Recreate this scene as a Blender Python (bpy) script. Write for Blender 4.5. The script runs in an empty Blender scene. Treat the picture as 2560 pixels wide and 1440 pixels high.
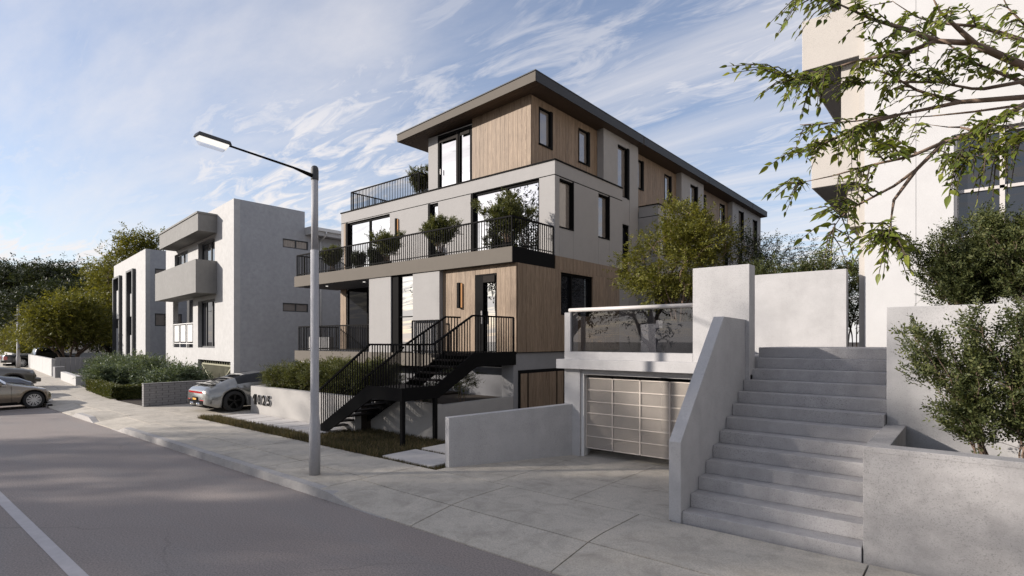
import bpy, bmesh, math, random
import numpy as np
from mathutils import Vector, Matrix, Quaternion

# ------------------------------------------------------------------ camera, sky, sun, exposure
scene = bpy.context.scene
R = math.radians
COL = scene.collection

cam_data = bpy.data.cameras.new('camera'); cam = bpy.data.objects.new('camera', cam_data); COL.objects.link(cam)
cam.location = (0, 0, 2.6); cam.rotation_euler = (R(90), 0, R(39.753))
cam_data.sensor_width = 36.0; cam_data.lens = 36.0*1394/2560; cam_data.shift_y = 131/2560
cam_data.clip_start = 0.05; cam_data.clip_end = 3000
scene.camera = cam

SUN_DIR = Vector((0.685, 0.655, -0.345)).normalized()      # the way the light travels
SUN_EL = math.asin(-SUN_DIR.z); SUN_AZ = math.atan2(-SUN_DIR.x, -SUN_DIR.y)
world = bpy.data.worlds.new('World'); scene.world = world; world.use_nodes = True
wt = world.node_tree; wn = wt.nodes; wl = wt.links
for n in list(wn): wn.remove(n)
def wnode(t, **k):
    n = wn.new(t)
    for a, b in k.items(): setattr(n, a, b)
    return n
def wmath(op, a, b=None, c=None):
    n = wnode('ShaderNodeMath', operation=op)
    for i, v in enumerate((a, b, c)):
        if v is None: continue
        if isinstance(v, (int, float)): n.inputs[i].default_value = v
        else: wl.new(v, n.inputs[i])
    return n.outputs[0]
sky = wnode('ShaderNodeTexSky', sky_type='NISHITA', sun_disc=False)
sky.sun_elevation = SUN_EL; sky.sun_rotation = SUN_AZ; sky.altitude = 50; sky.air_density = 1.0; sky.dust_density = 0.6; sky.ozone_density = 2.0
tc = wnode('ShaderNodeTexCoord'); sep = wnode('ShaderNodeSeparateXYZ'); wl.new(tc.outputs['Generated'], sep.inputs[0])
zz = wmath('ADD', wmath('MAXIMUM', sep.outputs[2], 0.0), 0.10)
px_ = wmath('DIVIDE', sep.outputs[0], zz); py_ = wmath('DIVIDE', sep.outputs[1], zz)
comb = wnode('ShaderNodeCombineXYZ'); wl.new(px_, comb.inputs[0]); wl.new(py_, comb.inputs[1])
def cloud_noise(rot, scale, detail, rough, dist, lo, hi, loc=(0, 0, 0), nscale=1.0):
    mp = wnode('ShaderNodeMapping'); mp.inputs['Rotation'].default_value = (0, 0, R(rot)); mp.inputs['Scale'].default_value = scale; mp.inputs['Location'].default_value = loc
    wl.new(comb.outputs[0], mp.inputs[0])
    nz = wnode('ShaderNodeTexNoise'); nz.inputs['Scale'].default_value = nscale; nz.inputs['Detail'].default_value = detail; nz.inputs['Roughness'].default_value = rough; nz.inputs['Distortion'].default_value = dist
    wl.new(mp.outputs[0], nz.inputs['Vector'])
    mr = wnode('ShaderNodeMapRange', interpolation_type='SMOOTHSTEP'); mr.inputs['From Min'].default_value = lo; mr.inputs['From Max'].default_value = hi
    wl.new(nz.outputs['Fac'], mr.inputs['Value']); return mr.outputs[0]
c1 = cloud_noise(-47, (0.16, 1.15, 1), 10, 0.60, 0.65, 0.34, 0.76, (3.1, 0.4, 0))
c4 = cloud_noise(-62, (0.28, 2.4, 1), 8, 0.60, 0.35, 0.44, 0.84, (1.1, 4.4, 0))
c1 = wmath('MAXIMUM', c1, wmath('MULTIPLY', c4, 0.5))      # long cirrus streaks
c2 = cloud_noise(-20, (2.6, 7.5, 1), 5, 0.65, 0.8, 0.38, 0.66, (0.7, 2.0, 0), 1.2)    # fine ripples
c3 = cloud_noise(10, (0.30, 0.36, 1), 3, 0.5, 0.2, 0.40, 0.62, (5.0, 1.3, 0))        # where the ripples lie
m = wmath('MAXIMUM', wmath('MULTIPLY', c1, 0.85), wmath('MULTIPLY', wmath('MULTIPLY_ADD', c2, 0.85, 0.12), wmath('MULTIPLY_ADD', c3, 0.60, 0.40)))
hz = wmath('POWER', wmath('SUBTRACT', 1.0, wmath('MINIMUM', wmath('MAXIMUM', sep.outputs[2], 0.0), 1.0)), 7.0)
m = wmath('MINIMUM', wmath('ADD', wmath('MULTIPLY_ADD', m, 0.86, 0.08), wmath('MULTIPLY', hz, 0.60)), 0.95)
mix = wnode('ShaderNodeMix', data_type='RGBA'); wl.new(m, mix.inputs['Factor'])
CLOUD = (9.3, 8.95, 8.95, 1)
gain = wnode('ShaderNodeMix', data_type='RGBA', blend_type='MULTIPLY'); gain.inputs['Factor'].default_value = 1.0; gain.inputs['B'].default_value = (1.64, 1.66, 1.80, 1)
wl.new(sky.outputs[0], gain.inputs['A']); wl.new(gain.outputs['Result'], mix.inputs['A']); mix.inputs['B'].default_value = CLOUD
bg = wnode('ShaderNodeBackground'); bg.inputs['Strength'].default_value = 0.068; wl.new(mix.outputs['Result'], bg.inputs[0])
wo = wnode('ShaderNodeOutputWorld'); wl.new(bg.outputs[0], wo.inputs[0])

sun_data = bpy.data.lights.new('sun', 'SUN'); sun_data.energy = 5.0; sun_data.angle = R(0.9); sun_data.color = (1.0, 0.925, 0.845)
sun = bpy.data.objects.new('sun', sun_data); COL.objects.link(sun); sun.location = (-60, -60, 40)
sun.rotation_euler = SUN_DIR.to_track_quat('-Z', 'Y').to_euler()
vs = scene.view_settings; vs.view_transform = 'Standard'; vs.look = 'None'; vs.exposure = 0.56; vs.gamma = 1.0; vs.use_curve_mapping = False
scene.render.engine = 'CYCLES'
scene.cycles.use_denoising = True; scene.cycles.max_bounces = 7; scene.cycles.transparent_max_bounces = 12
scene.cycles.sample_clamp_indirect = 6.0; scene.cycles.caustics_reflective = False; scene.cycles.caustics_refractive = False

# ------------------------------------------------------------------ materials
MATS = {}
def nodes_of(name):
    m = bpy.data.materials.new(name); m.use_nodes = True; nt = m.node_tree
    return m, nt, nt.nodes['Principled BSDF']
def lk(nt, a, b): nt.links.new(a, b)
def N(nt, t, **k):
    n = nt.nodes.new(t)
    for a, b in k.items():
        if a in n.inputs.keys(): n.inputs[a].default_value = b
        else: setattr(n, a, b)
    return n
def ramp(nt, fac, stops):
    r = nt.nodes.new('ShaderNodeValToRGB'); e = r.color_ramp.elements
    while len(e) < len(stops): e.new(0.5)
    for el, (p, c) in zip(e, stops): el.position = p; el.color = (*c, 1) if len(c) == 3 else c
    lk(nt, fac, r.inputs[0]); return r.outputs[0]
def coords(nt, scale=(1, 1, 1), rot=(0, 0, 0), kind='Object', rnd=0.0):
    t = N(nt, 'ShaderNodeNewGeometry'); mp = N(nt, 'ShaderNodeMapping'); mp.inputs['Scale'].default_value = scale; mp.inputs['Rotation'].default_value = rot
    lk(nt, t.outputs['Position'], mp.inputs[0])
    if rnd:
        oi = N(nt, 'ShaderNodeObjectInfo'); ml = N(nt, 'ShaderNodeMath', operation='MULTIPLY'); ml.inputs[1].default_value = rnd
        lk(nt, oi.outputs['Random'], ml.inputs[0]); cb = N(nt, 'ShaderNodeCombineXYZ')
        for i in range(3): lk(nt, ml.outputs[0], cb.inputs[i])
        lk(nt, cb.outputs[0], mp.inputs['Location'])
    return mp.outputs[0]
def noise(nt, vec, scale, detail=4, rough=0.55, dist=0.0):
    n = N(nt, 'ShaderNodeTexNoise'); n.inputs['Scale'].default_value = scale; n.inputs['Detail'].default_value = detail; n.inputs['Roughness'].default_value = rough; n.inputs['Distortion'].default_value = dist
    lk(nt, vec, n.inputs['Vector']); return n.outputs['Fac']
def mixc(nt, fac, a, b, mode='MIX'):
    m = N(nt, 'ShaderNodeMix', data_type='RGBA', blend_type=mode)
    for i, v in ((m.inputs['Factor'], fac), (m.inputs['A'], a), (m.inputs['B'], b)):
        if isinstance(v, (int, float)): i.default_value = v
        elif isinstance(v, tuple): i.default_value = (*v, 1) if len(v) == 3 else v
        else: lk(nt, v, i)
    return m.outputs['Result']
def bump(nt, bsdf, h, strength=0.2, dist=0.01):
    b = N(nt, 'ShaderNodeBump'); b.inputs['Strength'].default_value = strength; b.inputs['Distance'].default_value = dist
    lk(nt, h, b.inputs['Height']); lk(nt, b.outputs[0], bsdf.inputs['Normal'])
def sc(c, k): return tuple(min(1, x*k) for x in c)

def plaster(name, col, var=0.10, speck=0.0, big=0.45, rough=0.85, bs=0.25, fine=60, streak=0.0, k=0.79):
    col = sc(col, k)
    m, nt, b = nodes_of(name); v = coords(nt)
    base = mixc(nt, noise(nt, v, big, 5, 0.62), sc(col, 1-var), sc(col, 1+var))
    n2 = noise(nt, v, big*6, 5, 0.65)
    base = mixc(nt, ramp(nt, n2, [(0.35, (0, 0, 0)), (0.75, (1, 1, 1))]), base, sc(col, 1-var*1.1))
    if streak:
        s = noise(nt, coords(nt, (3.2, 3.2, 0.18)), 1.0, 4, 0.6)
        base = mixc(nt, ramp(nt, s, [(0.52, (0, 0, 0)), (0.8, (streak,)*3)]), base, sc(col, 0.62))
    f = noise(nt, v, fine, 3, 0.7)
    if speck:
        sp = ramp(nt, noise(nt, v, 75, 3, 0.75), [(0.54, (0, 0, 0)), (0.64, (1, 1, 1))])
        patch = ramp(nt, noise(nt, v, 1.1, 3, 0.6), [(0.35, (0.25, 0.25, 0.25)), (0.65, (1, 1, 1))])
        ml = N(nt, 'ShaderNodeMath', operation='MULTIPLY'); lk(nt, sp, ml.inputs[0]); lk(nt, patch, ml.inputs[1])
        m2 = N(nt, 'ShaderNodeMath', operation='MULTIPLY'); lk(nt, ml.outputs[0], m2.inputs[0]); m2.inputs[1].default_value = speck
        base = mixc(nt, m2.outputs[0], base, sc(col, 0.45))
    lk(nt, base, b.inputs['Base Color']); b.inputs['Roughness'].default_value = rough; b.inputs['Specular IOR Level'].default_value = 0.25
    bump(nt, b, f, bs, 0.006); MATS[name] = m; return m
plaster('white_stucco', (0.565, 0.555, 0.545), 0.13, 0.3, big=0.7, streak=0.14)
plaster('bright_white', (0.64, 0.63, 0.625), 0.06, 0.25)
plaster('shaded_side_render', (0.47, 0.475, 0.495), 0.16, 0.35, big=0.8)  # mottled side render; shade put into its colour, darker and bluer than the front
plaster('soft_white', (0.45, 0.43, 0.41), 0.08, 0.2)
plaster('house_grey', (0.40, 0.385, 0.375), 0.06, 0.12, bs=0.35, fine=90)
plaster('balcony_concrete', (0.28, 0.273, 0.262), 0.13, 0.25, big=0.8, streak=0.25)
plaster('cast_concrete', (0.55, 0.535, 0.53), 0.15, 0.8, bs=0.35, streak=0.28)
plaster('planter_concrete', (0.41, 0.395, 0.39), 0.20, 1.0, big=0.9, bs=0.5, streak=0.2)
plaster('step_concrete', (0.50, 0.48, 0.475), 0.20, 0.95, big=0.8, bs=0.5)
plaster('grey_wall', (0.32, 0.315, 0.32), 0.08, 0.3)
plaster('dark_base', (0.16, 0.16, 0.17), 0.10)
plaster('cream_stucco', (0.56, 0.52, 0.475), 0.06, 0.5)
plaster('soil', (0.055, 0.042, 0.032), 0.35, 0.6, rough=0.95, bs=0.8, fine=30)
plaster('taupe_board', (0.165, 0.145, 0.123), 0.06, 0.0, bs=0.12)
plaster('brick_grey', (0.31, 0.30, 0.30), 0.16, 0.4, big=2.0)
plaster('mortar', (0.17, 0.165, 0.16), 0.15)
plaster('roof_dark', (0.045, 0.048, 0.055), 0.1, rough=0.6)
plaster('kerb_stone', (0.42, 0.40, 0.385), 0.14, 0.6, big=1.2, bs=0.5, k=0.95)
plaster('paver', (0.50, 0.475, 0.455), 0.10, 0.35, big=1.4, bs=0.4, k=0.95)
plaster('lamp_paint', (0.46, 0.455, 0.47), 0.07, 0.5, big=2.0, bs=0.5, fine=140, rough=0.6)

def pavement():
    m, nt, b = nodes_of('pavement'); v = coords(nt, rnd=0.0); vr = coords(nt, rnd=37.0)
    col = mixc(nt, noise(nt, vr, 0.7, 5, 0.6, 0.4), (0.375, 0.338, 0.283), (0.64, 0.575, 0.485))
    col = mixc(nt, ramp(nt, noise(nt, v, 2.6, 6, 0.65, 0.6), [(0.45, (0, 0, 0)), (0.72, (0.75,)*3)]), col, (0.27, 0.24, 0.198))
    col = mixc(nt, ramp(nt, noise(nt, coords(nt, (0.35, 2.2, 1), (0, 0, 0.5)), 1.3, 5, 0.6, 0.5), [(0.50, (0, 0, 0)), (0.78, (0.55,)*3)]), col, (0.60, 0.545, 0.465))
    g = noise(nt, v, 55, 3, 0.75)
    col = mixc(nt, ramp(nt, g, [(0.35, (0.55,)*3), (0.62, (0, 0, 0))]), col, (0.22, 0.215, 0.20))
    lk(nt, col, b.inputs['Base Color']); b.inputs['Roughness'].default_value = 0.8; b.inputs['Specular IOR Level'].default_value = 0.3
    bump(nt, b, g, 0.35, 0.004); MATS['pavement'] = m
pavement()
def asphalt():
    m, nt, b = nodes_of('asphalt'); v = coords(nt)
    col = mixc(nt, noise(nt, v, 0.35, 5, 0.62, 0.5), (0.25, 0.212, 0.192), (0.365, 0.312, 0.282))
    col = mixc(nt, ramp(nt, noise(nt, coords(nt, (0.25, 1.4, 1)), 1.0, 5, 0.6, 0.6), [(0.48, (0, 0, 0)), (0.75, (0.7,)*3)]), col, (0.29, 0.27, 0.255))
    g = noise(nt, v, 45, 4, 0.8)
    col = mixc(nt, ramp(nt, g, [(0.40, (0.6,)*3), (0.58, (0, 0, 0))]), col, (0.095, 0.088, 0.086))
    col = mixc(nt, ramp(nt, g, [(0.60, (0, 0, 0)), (0.75, (0.5,)*3)]), col, (0.38, 0.36, 0.35))
    lk(nt, col, b.inputs['Base Color']); b.inputs['Roughness'].default_value = 0.75; b.inputs['Specular IOR Level'].default_value = 0.35
    w = N(nt, 'ShaderNodeTexVoronoi', feature='DISTANCE_TO_EDGE'); w.inputs['Scale'].default_value = 0.32; nzv = N(nt, 'ShaderNodeTexNoise'); nzv.inputs['Scale'].default_value = 1.3; nzv.inputs['Detail'].default_value = 5; lk(nt, v, nzv.inputs['Vector'])
    lk(nt, mixc(nt, 0.35, v, nzv.outputs['Color']), w.inputs['Vector'])
    crack = ramp(nt, w.outputs['Distance'], [(0.0, (0.3,)*3), (0.005, (0, 0, 0))]); keep = ramp(nt, noise(nt, v, 0.22, 2, 0.5), [(0.52, (0, 0, 0)), (0.62, (1, 1, 1))])
    ck = N(nt, 'ShaderNodeMath', operation='MULTIPLY'); lk(nt, crack, ck.inputs[0]); lk(nt, keep, ck.inputs[1])
    col = mixc(nt, ck.outputs[0], col, (0.05, 0.047, 0.045)); lk(nt, col, b.inputs['Base Color'])
    bump(nt, b, g, 0.9, 0.006); MATS['asphalt'] = m
asphalt()
def wood(name, light, dark, sx=1.0):
    m, nt, b = nodes_of(name)
    v = coords(nt, (9, 9, 0.55), rnd=53.0)
    n1 = noise(nt, v, 1.2, 6, 0.65, 1.2); n2 = noise(nt, coords(nt, (60, 60, 1.6), rnd=11.0), 1.0, 3, 0.6)
    col = mixc(nt, ramp(nt, n1, [(0.33, (0, 0, 0)), (0.48, (0.8,)*3), (0.55, (0.25,)*3), (0.68, (1, 1, 1))]), dark, light)
    col = mixc(nt, ramp(nt, n2, [(0.4, (0.5,)*3), (0.6, (0, 0, 0))]), col, sc(dark, 0.75))
    oi = N(nt, 'ShaderNodeObjectInfo')
    col = mixc(nt, oi.outputs['Random'], col, mixc(nt, 0.22, col, sc(dark, 0.5)))
    lk(nt, col, b.inputs['Base Color']); b.inputs['Roughness'].default_value = 0.6; b.inputs['Specular IOR Level'].default_value = 0.3
    bump(nt, b, n2, 0.15, 0.003); MATS[name] = m
wood('oak', (0.37, 0.272, 0.185), (0.155, 0.103, 0.066))
wood('walnut', (0.15, 0.105, 0.075), (0.07, 0.048, 0.034))
def simple(name, col, rough=0.5, metal=0.0, spec=0.5, var=0.12, coat=0.0, emit=None, es=1.0, bs=0.0):
    col = sc(col, 0.82)
    m, nt, b = nodes_of(name); v = coords(nt)
    lk(nt, mixc(nt, noise(nt, v, 7.0, 4, 0.6), sc(col, 1-var), sc(col, 1+var)), b.inputs['Base Color'])
    b.inputs['Roughness'].default_value = rough; b.inputs['Metallic'].default_value = metal; b.inputs['Specular IOR Level'].default_value = spec; b.inputs['Coat Weight'].default_value = coat; b.inputs['Coat Roughness'].default_value = 0.04
    if emit: b.inputs['Emission Color'].default_value = (*emit, 1); b.inputs['Emission Strength'].default_value = es
    if bs: bump(nt, b, noise(nt, v, 120, 3, 0.6), bs, 0.003)
    MATS[name] = m
simple('black_metal', (0.009, 0.0085, 0.0085), 0.75, 0, 0.06)
simple('bronze_metal', (0.022, 0.018, 0.016), 0.75, 0, 0.1)
simple('dark_cap', (0.05, 0.052, 0.056), 0.6)
simple('pale_metal', (0.62, 0.58, 0.55), 0.45, 0.0)
simple('gate_paint', (0.60, 0.53, 0.465), 0.6)
simple('gate_green', (0.33, 0.32, 0.22), 0.5)
simple('white_paint', (0.72, 0.71, 0.69), 0.5)
simple('road_paint', (0.55, 0.52, 0.52), 0.75, var=0.2, bs=0.5)
simple('rubber', (0.018, 0.018, 0.018), 0.85, bs=0.2)
simple('arch_black', (0.006, 0.006, 0.006), 0.9, spec=0.1)
simple('alloy', (0.62, 0.63, 0.65), 0.28, 0.9)
simple('black_alloy', (0.02, 0.02, 0.02), 0.3, 0.5)
simple('chrome', (0.75, 0.75, 0.76), 0.12, 1.0)
simple('tail_red', (0.45, 0.02, 0.015), 0.12, 0, 0.6, coat=0.6)
simple('head_lens', (0.42, 0.44, 0.46), 0.1, 0.4, coat=0.8)
simple('plate_amber', (0.75, 0.36, 0.03), 0.5)
simple('car_silver', (0.29, 0.29, 0.28), 0.22, 0.55, coat=0.8, var=0.04)
simple('car_bronze', (0.27, 0.225, 0.17), 0.26, 0.75, coat=0.8, var=0.04)
simple('car_slate', (0.115, 0.125, 0.15), 0.26, 0.7, coat=0.8, var=0.04)
simple('car_taupe', (0.15, 0.14, 0.125), 0.28, 0.7, coat=0.7, var=0.04)
simple('car_charcoal', (0.06, 0.06, 0.064), 0.28, 0.6, coat=0.7, var=0.04)
simple('digit_white', (0.82, 0.81, 0.80), 0.5)
simple('amber_glow', (0.8, 0.4, 0.15), 0.5, emit=(1.0, 0.50, 0.22), es=0.35)
simple('lamp_glow', (0.9, 0.9, 0.85), 0.4, emit=(1.0, 0.95, 0.86), es=0.8)
simple('downlight', (0.8, 0.8, 0.8), 0.4, emit=(1, 0.95, 0.88), es=1.0)
simple('blind', (0.46, 0.43, 0.40), 0.8)
simple('interior_dark', (0.03, 0.03, 0.032), 0.8)
simple('bark', (0.23, 0.165, 0.125), 0.9, var=0.35, bs=0.8, spec=0.15)
simple('bark_dark', (0.11, 0.085, 0.07), 0.9, var=0.35, bs=0.8, spec=0.15)
def glazing(name, refl, tint, rough=0.0, ior=1.5):
    m, nt, b = nodes_of(name); nt.nodes.remove(b)
    out = [n for n in nt.nodes if n.type == 'OUTPUT_MATERIAL'][0]
    g = N(nt, 'ShaderNodeBsdfGlossy'); g.inputs['Roughness'].default_value = rough; g.inputs['Color'].default_value = (0.93, 0.93, 0.94, 1)
    d = N(nt, 'ShaderNodeBsdfDiffuse'); d.inputs['Color'].default_value = (*tint, 1)
    v = coords(nt); bp = N(nt, 'ShaderNodeBump'); bp.inputs['Strength'].default_value = 0.02; bp.inputs['Distance'].default_value = 0.02; lk(nt, noise(nt, v, 0.9, 2, 0.5), bp.inputs['Height']); lk(nt, bp.outputs[0], g.inputs['Normal'])
    fr = N(nt, 'ShaderNodeFresnel'); fr.inputs['IOR'].default_value = ior
    mr = N(nt, 'ShaderNodeMapRange'); mr.inputs['To Min'].default_value = refl; mr.inputs['To Max'].default_value = 1.0; lk(nt, fr.outputs[0], mr.inputs['Value'])
    mx = N(nt, 'ShaderNodeMixShader'); lk(nt, mr.outputs[0], mx.inputs[0]); lk(nt, d.outputs[0], mx.inputs[1]); lk(nt, g.outputs[0], mx.inputs[2])
    lk(nt, mx.outputs[0], out.inputs[0]); MATS[name] = m
glazing('mirror_glass', 0.62, (0.015, 0.016, 0.018))
glazing('dark_glass', 0.05, (0.012, 0.013, 0.016))
glazing('shaded_glass', 0.0, (0.010, 0.011, 0.014), ior=1.18)
glazing('side_glass', 0.10, (0.21, 0.185, 0.165))
glazing('grey_glass', 0.22, (0.03, 0.032, 0.036))
glazing('car_glass', 0.02, (0.006, 0.007, 0.009), ior=1.28)
def clear_glass(name, tint, refl):
    m, nt, b = nodes_of(name); nt.nodes.remove(b)
    out = [n for n in nt.nodes if n.type == 'OUTPUT_MATERIAL'][0]
    g = N(nt, 'ShaderNodeBsdfGlossy'); g.inputs['Roughness'].default_value = 0.0
    t = N(nt, 'ShaderNodeBsdfTransparent'); t.inputs['Color'].default_value = (*tint, 1)
    fr = N(nt, 'ShaderNodeFresnel'); fr.inputs['IOR'].default_value = 1.5
    mr = N(nt, 'ShaderNodeMapRange'); mr.inputs['To Min'].default_value = refl; lk(nt, fr.outputs[0], mr.inputs['Value'])
    mx = N(nt, 'ShaderNodeMixShader'); lk(nt, mr.outputs[0], mx.inputs[0]); lk(nt, t.outputs[0], mx.inputs[1]); lk(nt, g.outputs[0], mx.inputs[2])
    lk(nt, mx.outputs[0], out.inputs[0]); MATS[name] = m
clear_glass('smoked_glass', (0.62, 0.62, 0.64), 0.05)
clear_glass('clear_cover', (0.93, 0.93, 0.95), 0.04)
def leafmat(name, c0, c1, c2, trans=0.35, rough=0.55):
    m, nt, b = nodes_of(name); out = [n for n in nt.nodes if n.type == 'OUTPUT_MATERIAL'][0]
    gi = N(nt, 'ShaderNodeNewGeometry'); ob = N(nt, 'ShaderNodeObjectInfo'); ad = N(nt, 'ShaderNodeMath', operation='ADD'); fr = N(nt, 'ShaderNodeMath', operation='FRACT')
    lk(nt, gi.outputs['Random Per Island'], ad.inputs[0]); lk(nt, ob.outputs['Random'], ad.inputs[1]); lk(nt, ad.outputs[0], fr.inputs[0])
    col = ramp(nt, fr.outputs[0], [(0.0, c0), (0.55, c1), (1.0, c2)])
    col = mixc(nt, ramp(nt, noise(nt, coords(nt), 1.6, 3, 0.6), [(0.35, (0.45,)*3), (0.7, (0, 0, 0))]), col, sc(c0, 0.7))
    lk(nt, col, b.inputs['Base Color']); b.inputs['Roughness'].default_value = rough; b.inputs['Specular IOR Level'].default_value = 0.25
    tr = N(nt, 'ShaderNodeBsdfTranslucent'); lk(nt, mixc(nt, 1.0, col, (1.15, 1.1, 0.55), 'MULTIPLY'), tr.inputs['Color'])
    mx = N(nt, 'ShaderNodeMixShader'); mx.inputs[0].default_value = trans; lk(nt, b.outputs[0], mx.inputs[1]); lk(nt, tr.outputs[0], mx.inputs[2]); lk(nt, mx.outputs[0], out.inputs[0])
    MATS[name] = m
leafmat('leaf_olive', (0.084, 0.091, 0.018), (0.162, 0.162, 0.031), (0.267, 0.242, 0.054))
leafmat('leaf_dark', (0.018, 0.026, 0.013), (0.034, 0.045, 0.018), (0.067, 0.075, 0.030), 0.25)
leafmat('leaf_box', (0.058, 0.073, 0.023), (0.111, 0.121, 0.036), (0.194, 0.184, 0.068), 0.3)
leafmat('leaf_silver', (0.070, 0.101, 0.058), (0.128, 0.163, 0.097), (0.220, 0.255, 0.167), 0.25)
leafmat('leaf_hedge', (0.044, 0.060, 0.016), (0.084, 0.097, 0.023), (0.150, 0.132, 0.040), 0.25)
leafmat('leaf_big', (0.094, 0.126, 0.022), (0.165, 0.204, 0.035), (0.330, 0.341, 0.071), 0.42, 0.45)
leafmat('leaf_ash', (0.044, 0.058, 0.023), (0.090, 0.106, 0.036), (0.169, 0.174, 0.064), 0.3)
leafmat('grass_blade', (0.046, 0.048, 0.021), (0.106, 0.089, 0.046), (0.243, 0.177, 0.106), 0.25, 0.8)
# ------------------------------------------------------------------ mesh and object helpers
ORIGIN = {}
def link(o): COL.objects.link(o); return o
def tagit(o, label=None, cat=None, group=None, kind=None):
    if label: o['label'] = label
    if cat: o['category'] = cat
    if group: o['group'] = group
    if kind: o['kind'] = kind
    return o
def thing(name, loc, label, cat, group=None):
    o = link(bpy.data.objects.new(name, None)); o.location = loc; o.empty_display_size = 0.3; ORIGIN[o.name] = Vector(loc)
    return tagit(o, label, cat, group)
def attach(o, parent):
    if parent is not None:
        o.parent = parent
        if parent.name in ORIGIN: o.matrix_parent_inverse = Matrix.Translation(-ORIGIN[parent.name])
    return o
def shade(me, smooth):
    if smooth: me.polygons.foreach_set('use_smooth', [True]*len(me.polygons))
def mesh_obj(name, me, mat, parent=None):
    o = link(bpy.data.objects.new(name, me))
    if mat and not me.materials: me.materials.append(MATS[mat])
    return attach(o, parent)
class MB:
    def __init__(s, xf=None): s.v = []; s.f = []; s.xf = xf
    def add(s, pts, faces):
        k = len(s.v)
        s.v += [tuple(s.xf(*p)) if s.xf else tuple(p) for p in pts]; s.f += [tuple(i+k for i in f) for f in faces]; return s
    def box(s, x0, x1, y0, y1, z0, z1):
        return s.add([(x0, y0, z0), (x1, y0, z0), (x1, y1, z0), (x0, y1, z0), (x0, y0, z1), (x1, y0, z1), (x1, y1, z1), (x0, y1, z1)],
                     [(3, 2, 1, 0), (4, 5, 6, 7), (0, 1, 5, 4), (1, 2, 6, 5), (2, 3, 7, 6), (3, 0, 4, 7)])
    def prism(s, poly, axis, a, b):        # poly in the two other axes, in order
        n = len(poly)
        def pt(p, t):
            return (t, p[0], p[1]) if axis == 'X' else ((p[0], t, p[1]) if axis == 'Y' else (p[0], p[1], t))
        return s.add([pt(p, a) for p in poly]+[pt(p, b) for p in poly],
                     [tuple(range(n))[::-1], tuple(range(n, 2*n))]+[(i, (i+1) % n, n+(i+1) % n, n+i) for i in range(n)])
    def bar(s, p, q, w, h):                # rectangular bar between two points, h along z-ish
        p = Vector(p); q = Vector(q); d = (q-p).normalized(); up = Vector((0, 0, 1)) if abs(d.z) < 0.95 else Vector((1, 0, 0))
        a = d.cross(up).normalized()*w/2; b = a.cross(d).normalized()*h/2
        pts = [c+i*a+j*b for c in (p, q) for i, j in ((-1, -1), (1, -1), (1, 1), (-1, 1))]
        return s.add([tuple(x) for x in pts], [(0, 1, 2, 3)[::-1], (4, 5, 6, 7), (0, 1, 5, 4), (1, 2, 6, 5), (2, 3, 7, 6), (3, 0, 4, 7)])
    def tube(s, p, q, r0, r1, n=8, caps=True):
        p = Vector(p); q = Vector(q); d = (q-p)
        if d.length < 1e-6: return s
        d.normalize(); up = Vector((0, 0, 1)) if abs(d.z) < 0.95 else Vector((1, 0, 0))
        a = d.cross(up).normalized(); b = a.cross(d)
        pts = [tuple(c+r*(math.cos(6.28318*i/n)*a+math.sin(6.28318*i/n)*b)) for c, r in ((p, r0), (q, r1)) for i in range(n)]
        fs = [(i, (i+1) % n, n+(i+1) % n, n+i) for i in range(n)]
        if caps: fs += [tuple(range(n))[::-1], tuple(range(n, 2*n))]
        return s.add(pts, fs)
    def lathe(s, c, prof, n=20):           # prof [(r, z)], axis z
        k = len(prof)
        pts = [(c[0]+r*math.cos(6.28318*i/n), c[1]+r*math.sin(6.28318*i/n), c[2]+z) for r, z in prof for i in range(n)]
        fs = [(j*n+i, j*n+(i+1) % n, (j+1)*n+(i+1) % n, (j+1)*n+i) for j in range(k-1) for i in range(n)]
        fs += [tuple(range(n))[::-1], tuple((k-1)*n+i for i in range(n))]
        return s.add(pts, fs)
    def wall(s, axis, a0, a1, us, zs, holes):   # wall slab with rectangular openings; axis 'Y': u is x; axis 'X': u is y
        U = sorted(set(list(us)+[h[0] for h in holes]+[h[1] for h in holes])); Z = sorted(set(list(zs)+[h[2] for h in holes]+[h[3] for h in holes]))
        U = [u for u in U if us[0]-1e-6 <= u <= us[-1]+1e-6]; Z = [z for z in Z if zs[0]-1e-6 <= z <= zs[-1]+1e-6]
        def solid(i, j):
            if i < 0 or j < 0 or i >= len(U)-1 or j >= len(Z)-1: return False
            cu = (U[i]+U[i+1])/2; cz = (Z[j]+Z[j+1])/2
            return not any(h[0] < cu < h[1] and h[2] < cz < h[3] for h in holes)
        P = (lambda u, a, z: (u, a, z)) if axis == 'Y' else (lambda u, a, z: (a, u, z))
        for i in range(len(U)-1):
            for j in range(len(Z)-1):
                if not solid(i, j): continue
                u0, u1, z0, z1 = U[i], U[i+1], Z[j], Z[j+1]
                q = [[(u0, a0, z0), (u1, a0, z0), (u1, a0, z1), (u0, a0, z1)], [(u1, a1, z0), (u0, a1, z0), (u0, a1, z1), (u1, a1, z1)]]
                if not solid(i-1, j): q.append([(u0, a0, z0), (u0, a0, z1), (u0, a1, z1), (u0, a1, z0)])
                if not solid(i+1, j): q.append([(u1, a0, z0), (u1, a1, z0), (u1, a1, z1), (u1, a0, z1)])
                if not solid(i, j-1): q.append([(u0, a0, z0), (u0, a1, z0), (u1, a1, z0), (u1, a0, z0)])
                if not solid(i, j+1): q.append([(u0, a0, z1), (u1, a0, z1), (u1, a1, z1), (u0, a1, z1)])
                for f in q: s.add([P(*p) for p in f], [(0, 1, 2, 3)])
        return s
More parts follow.
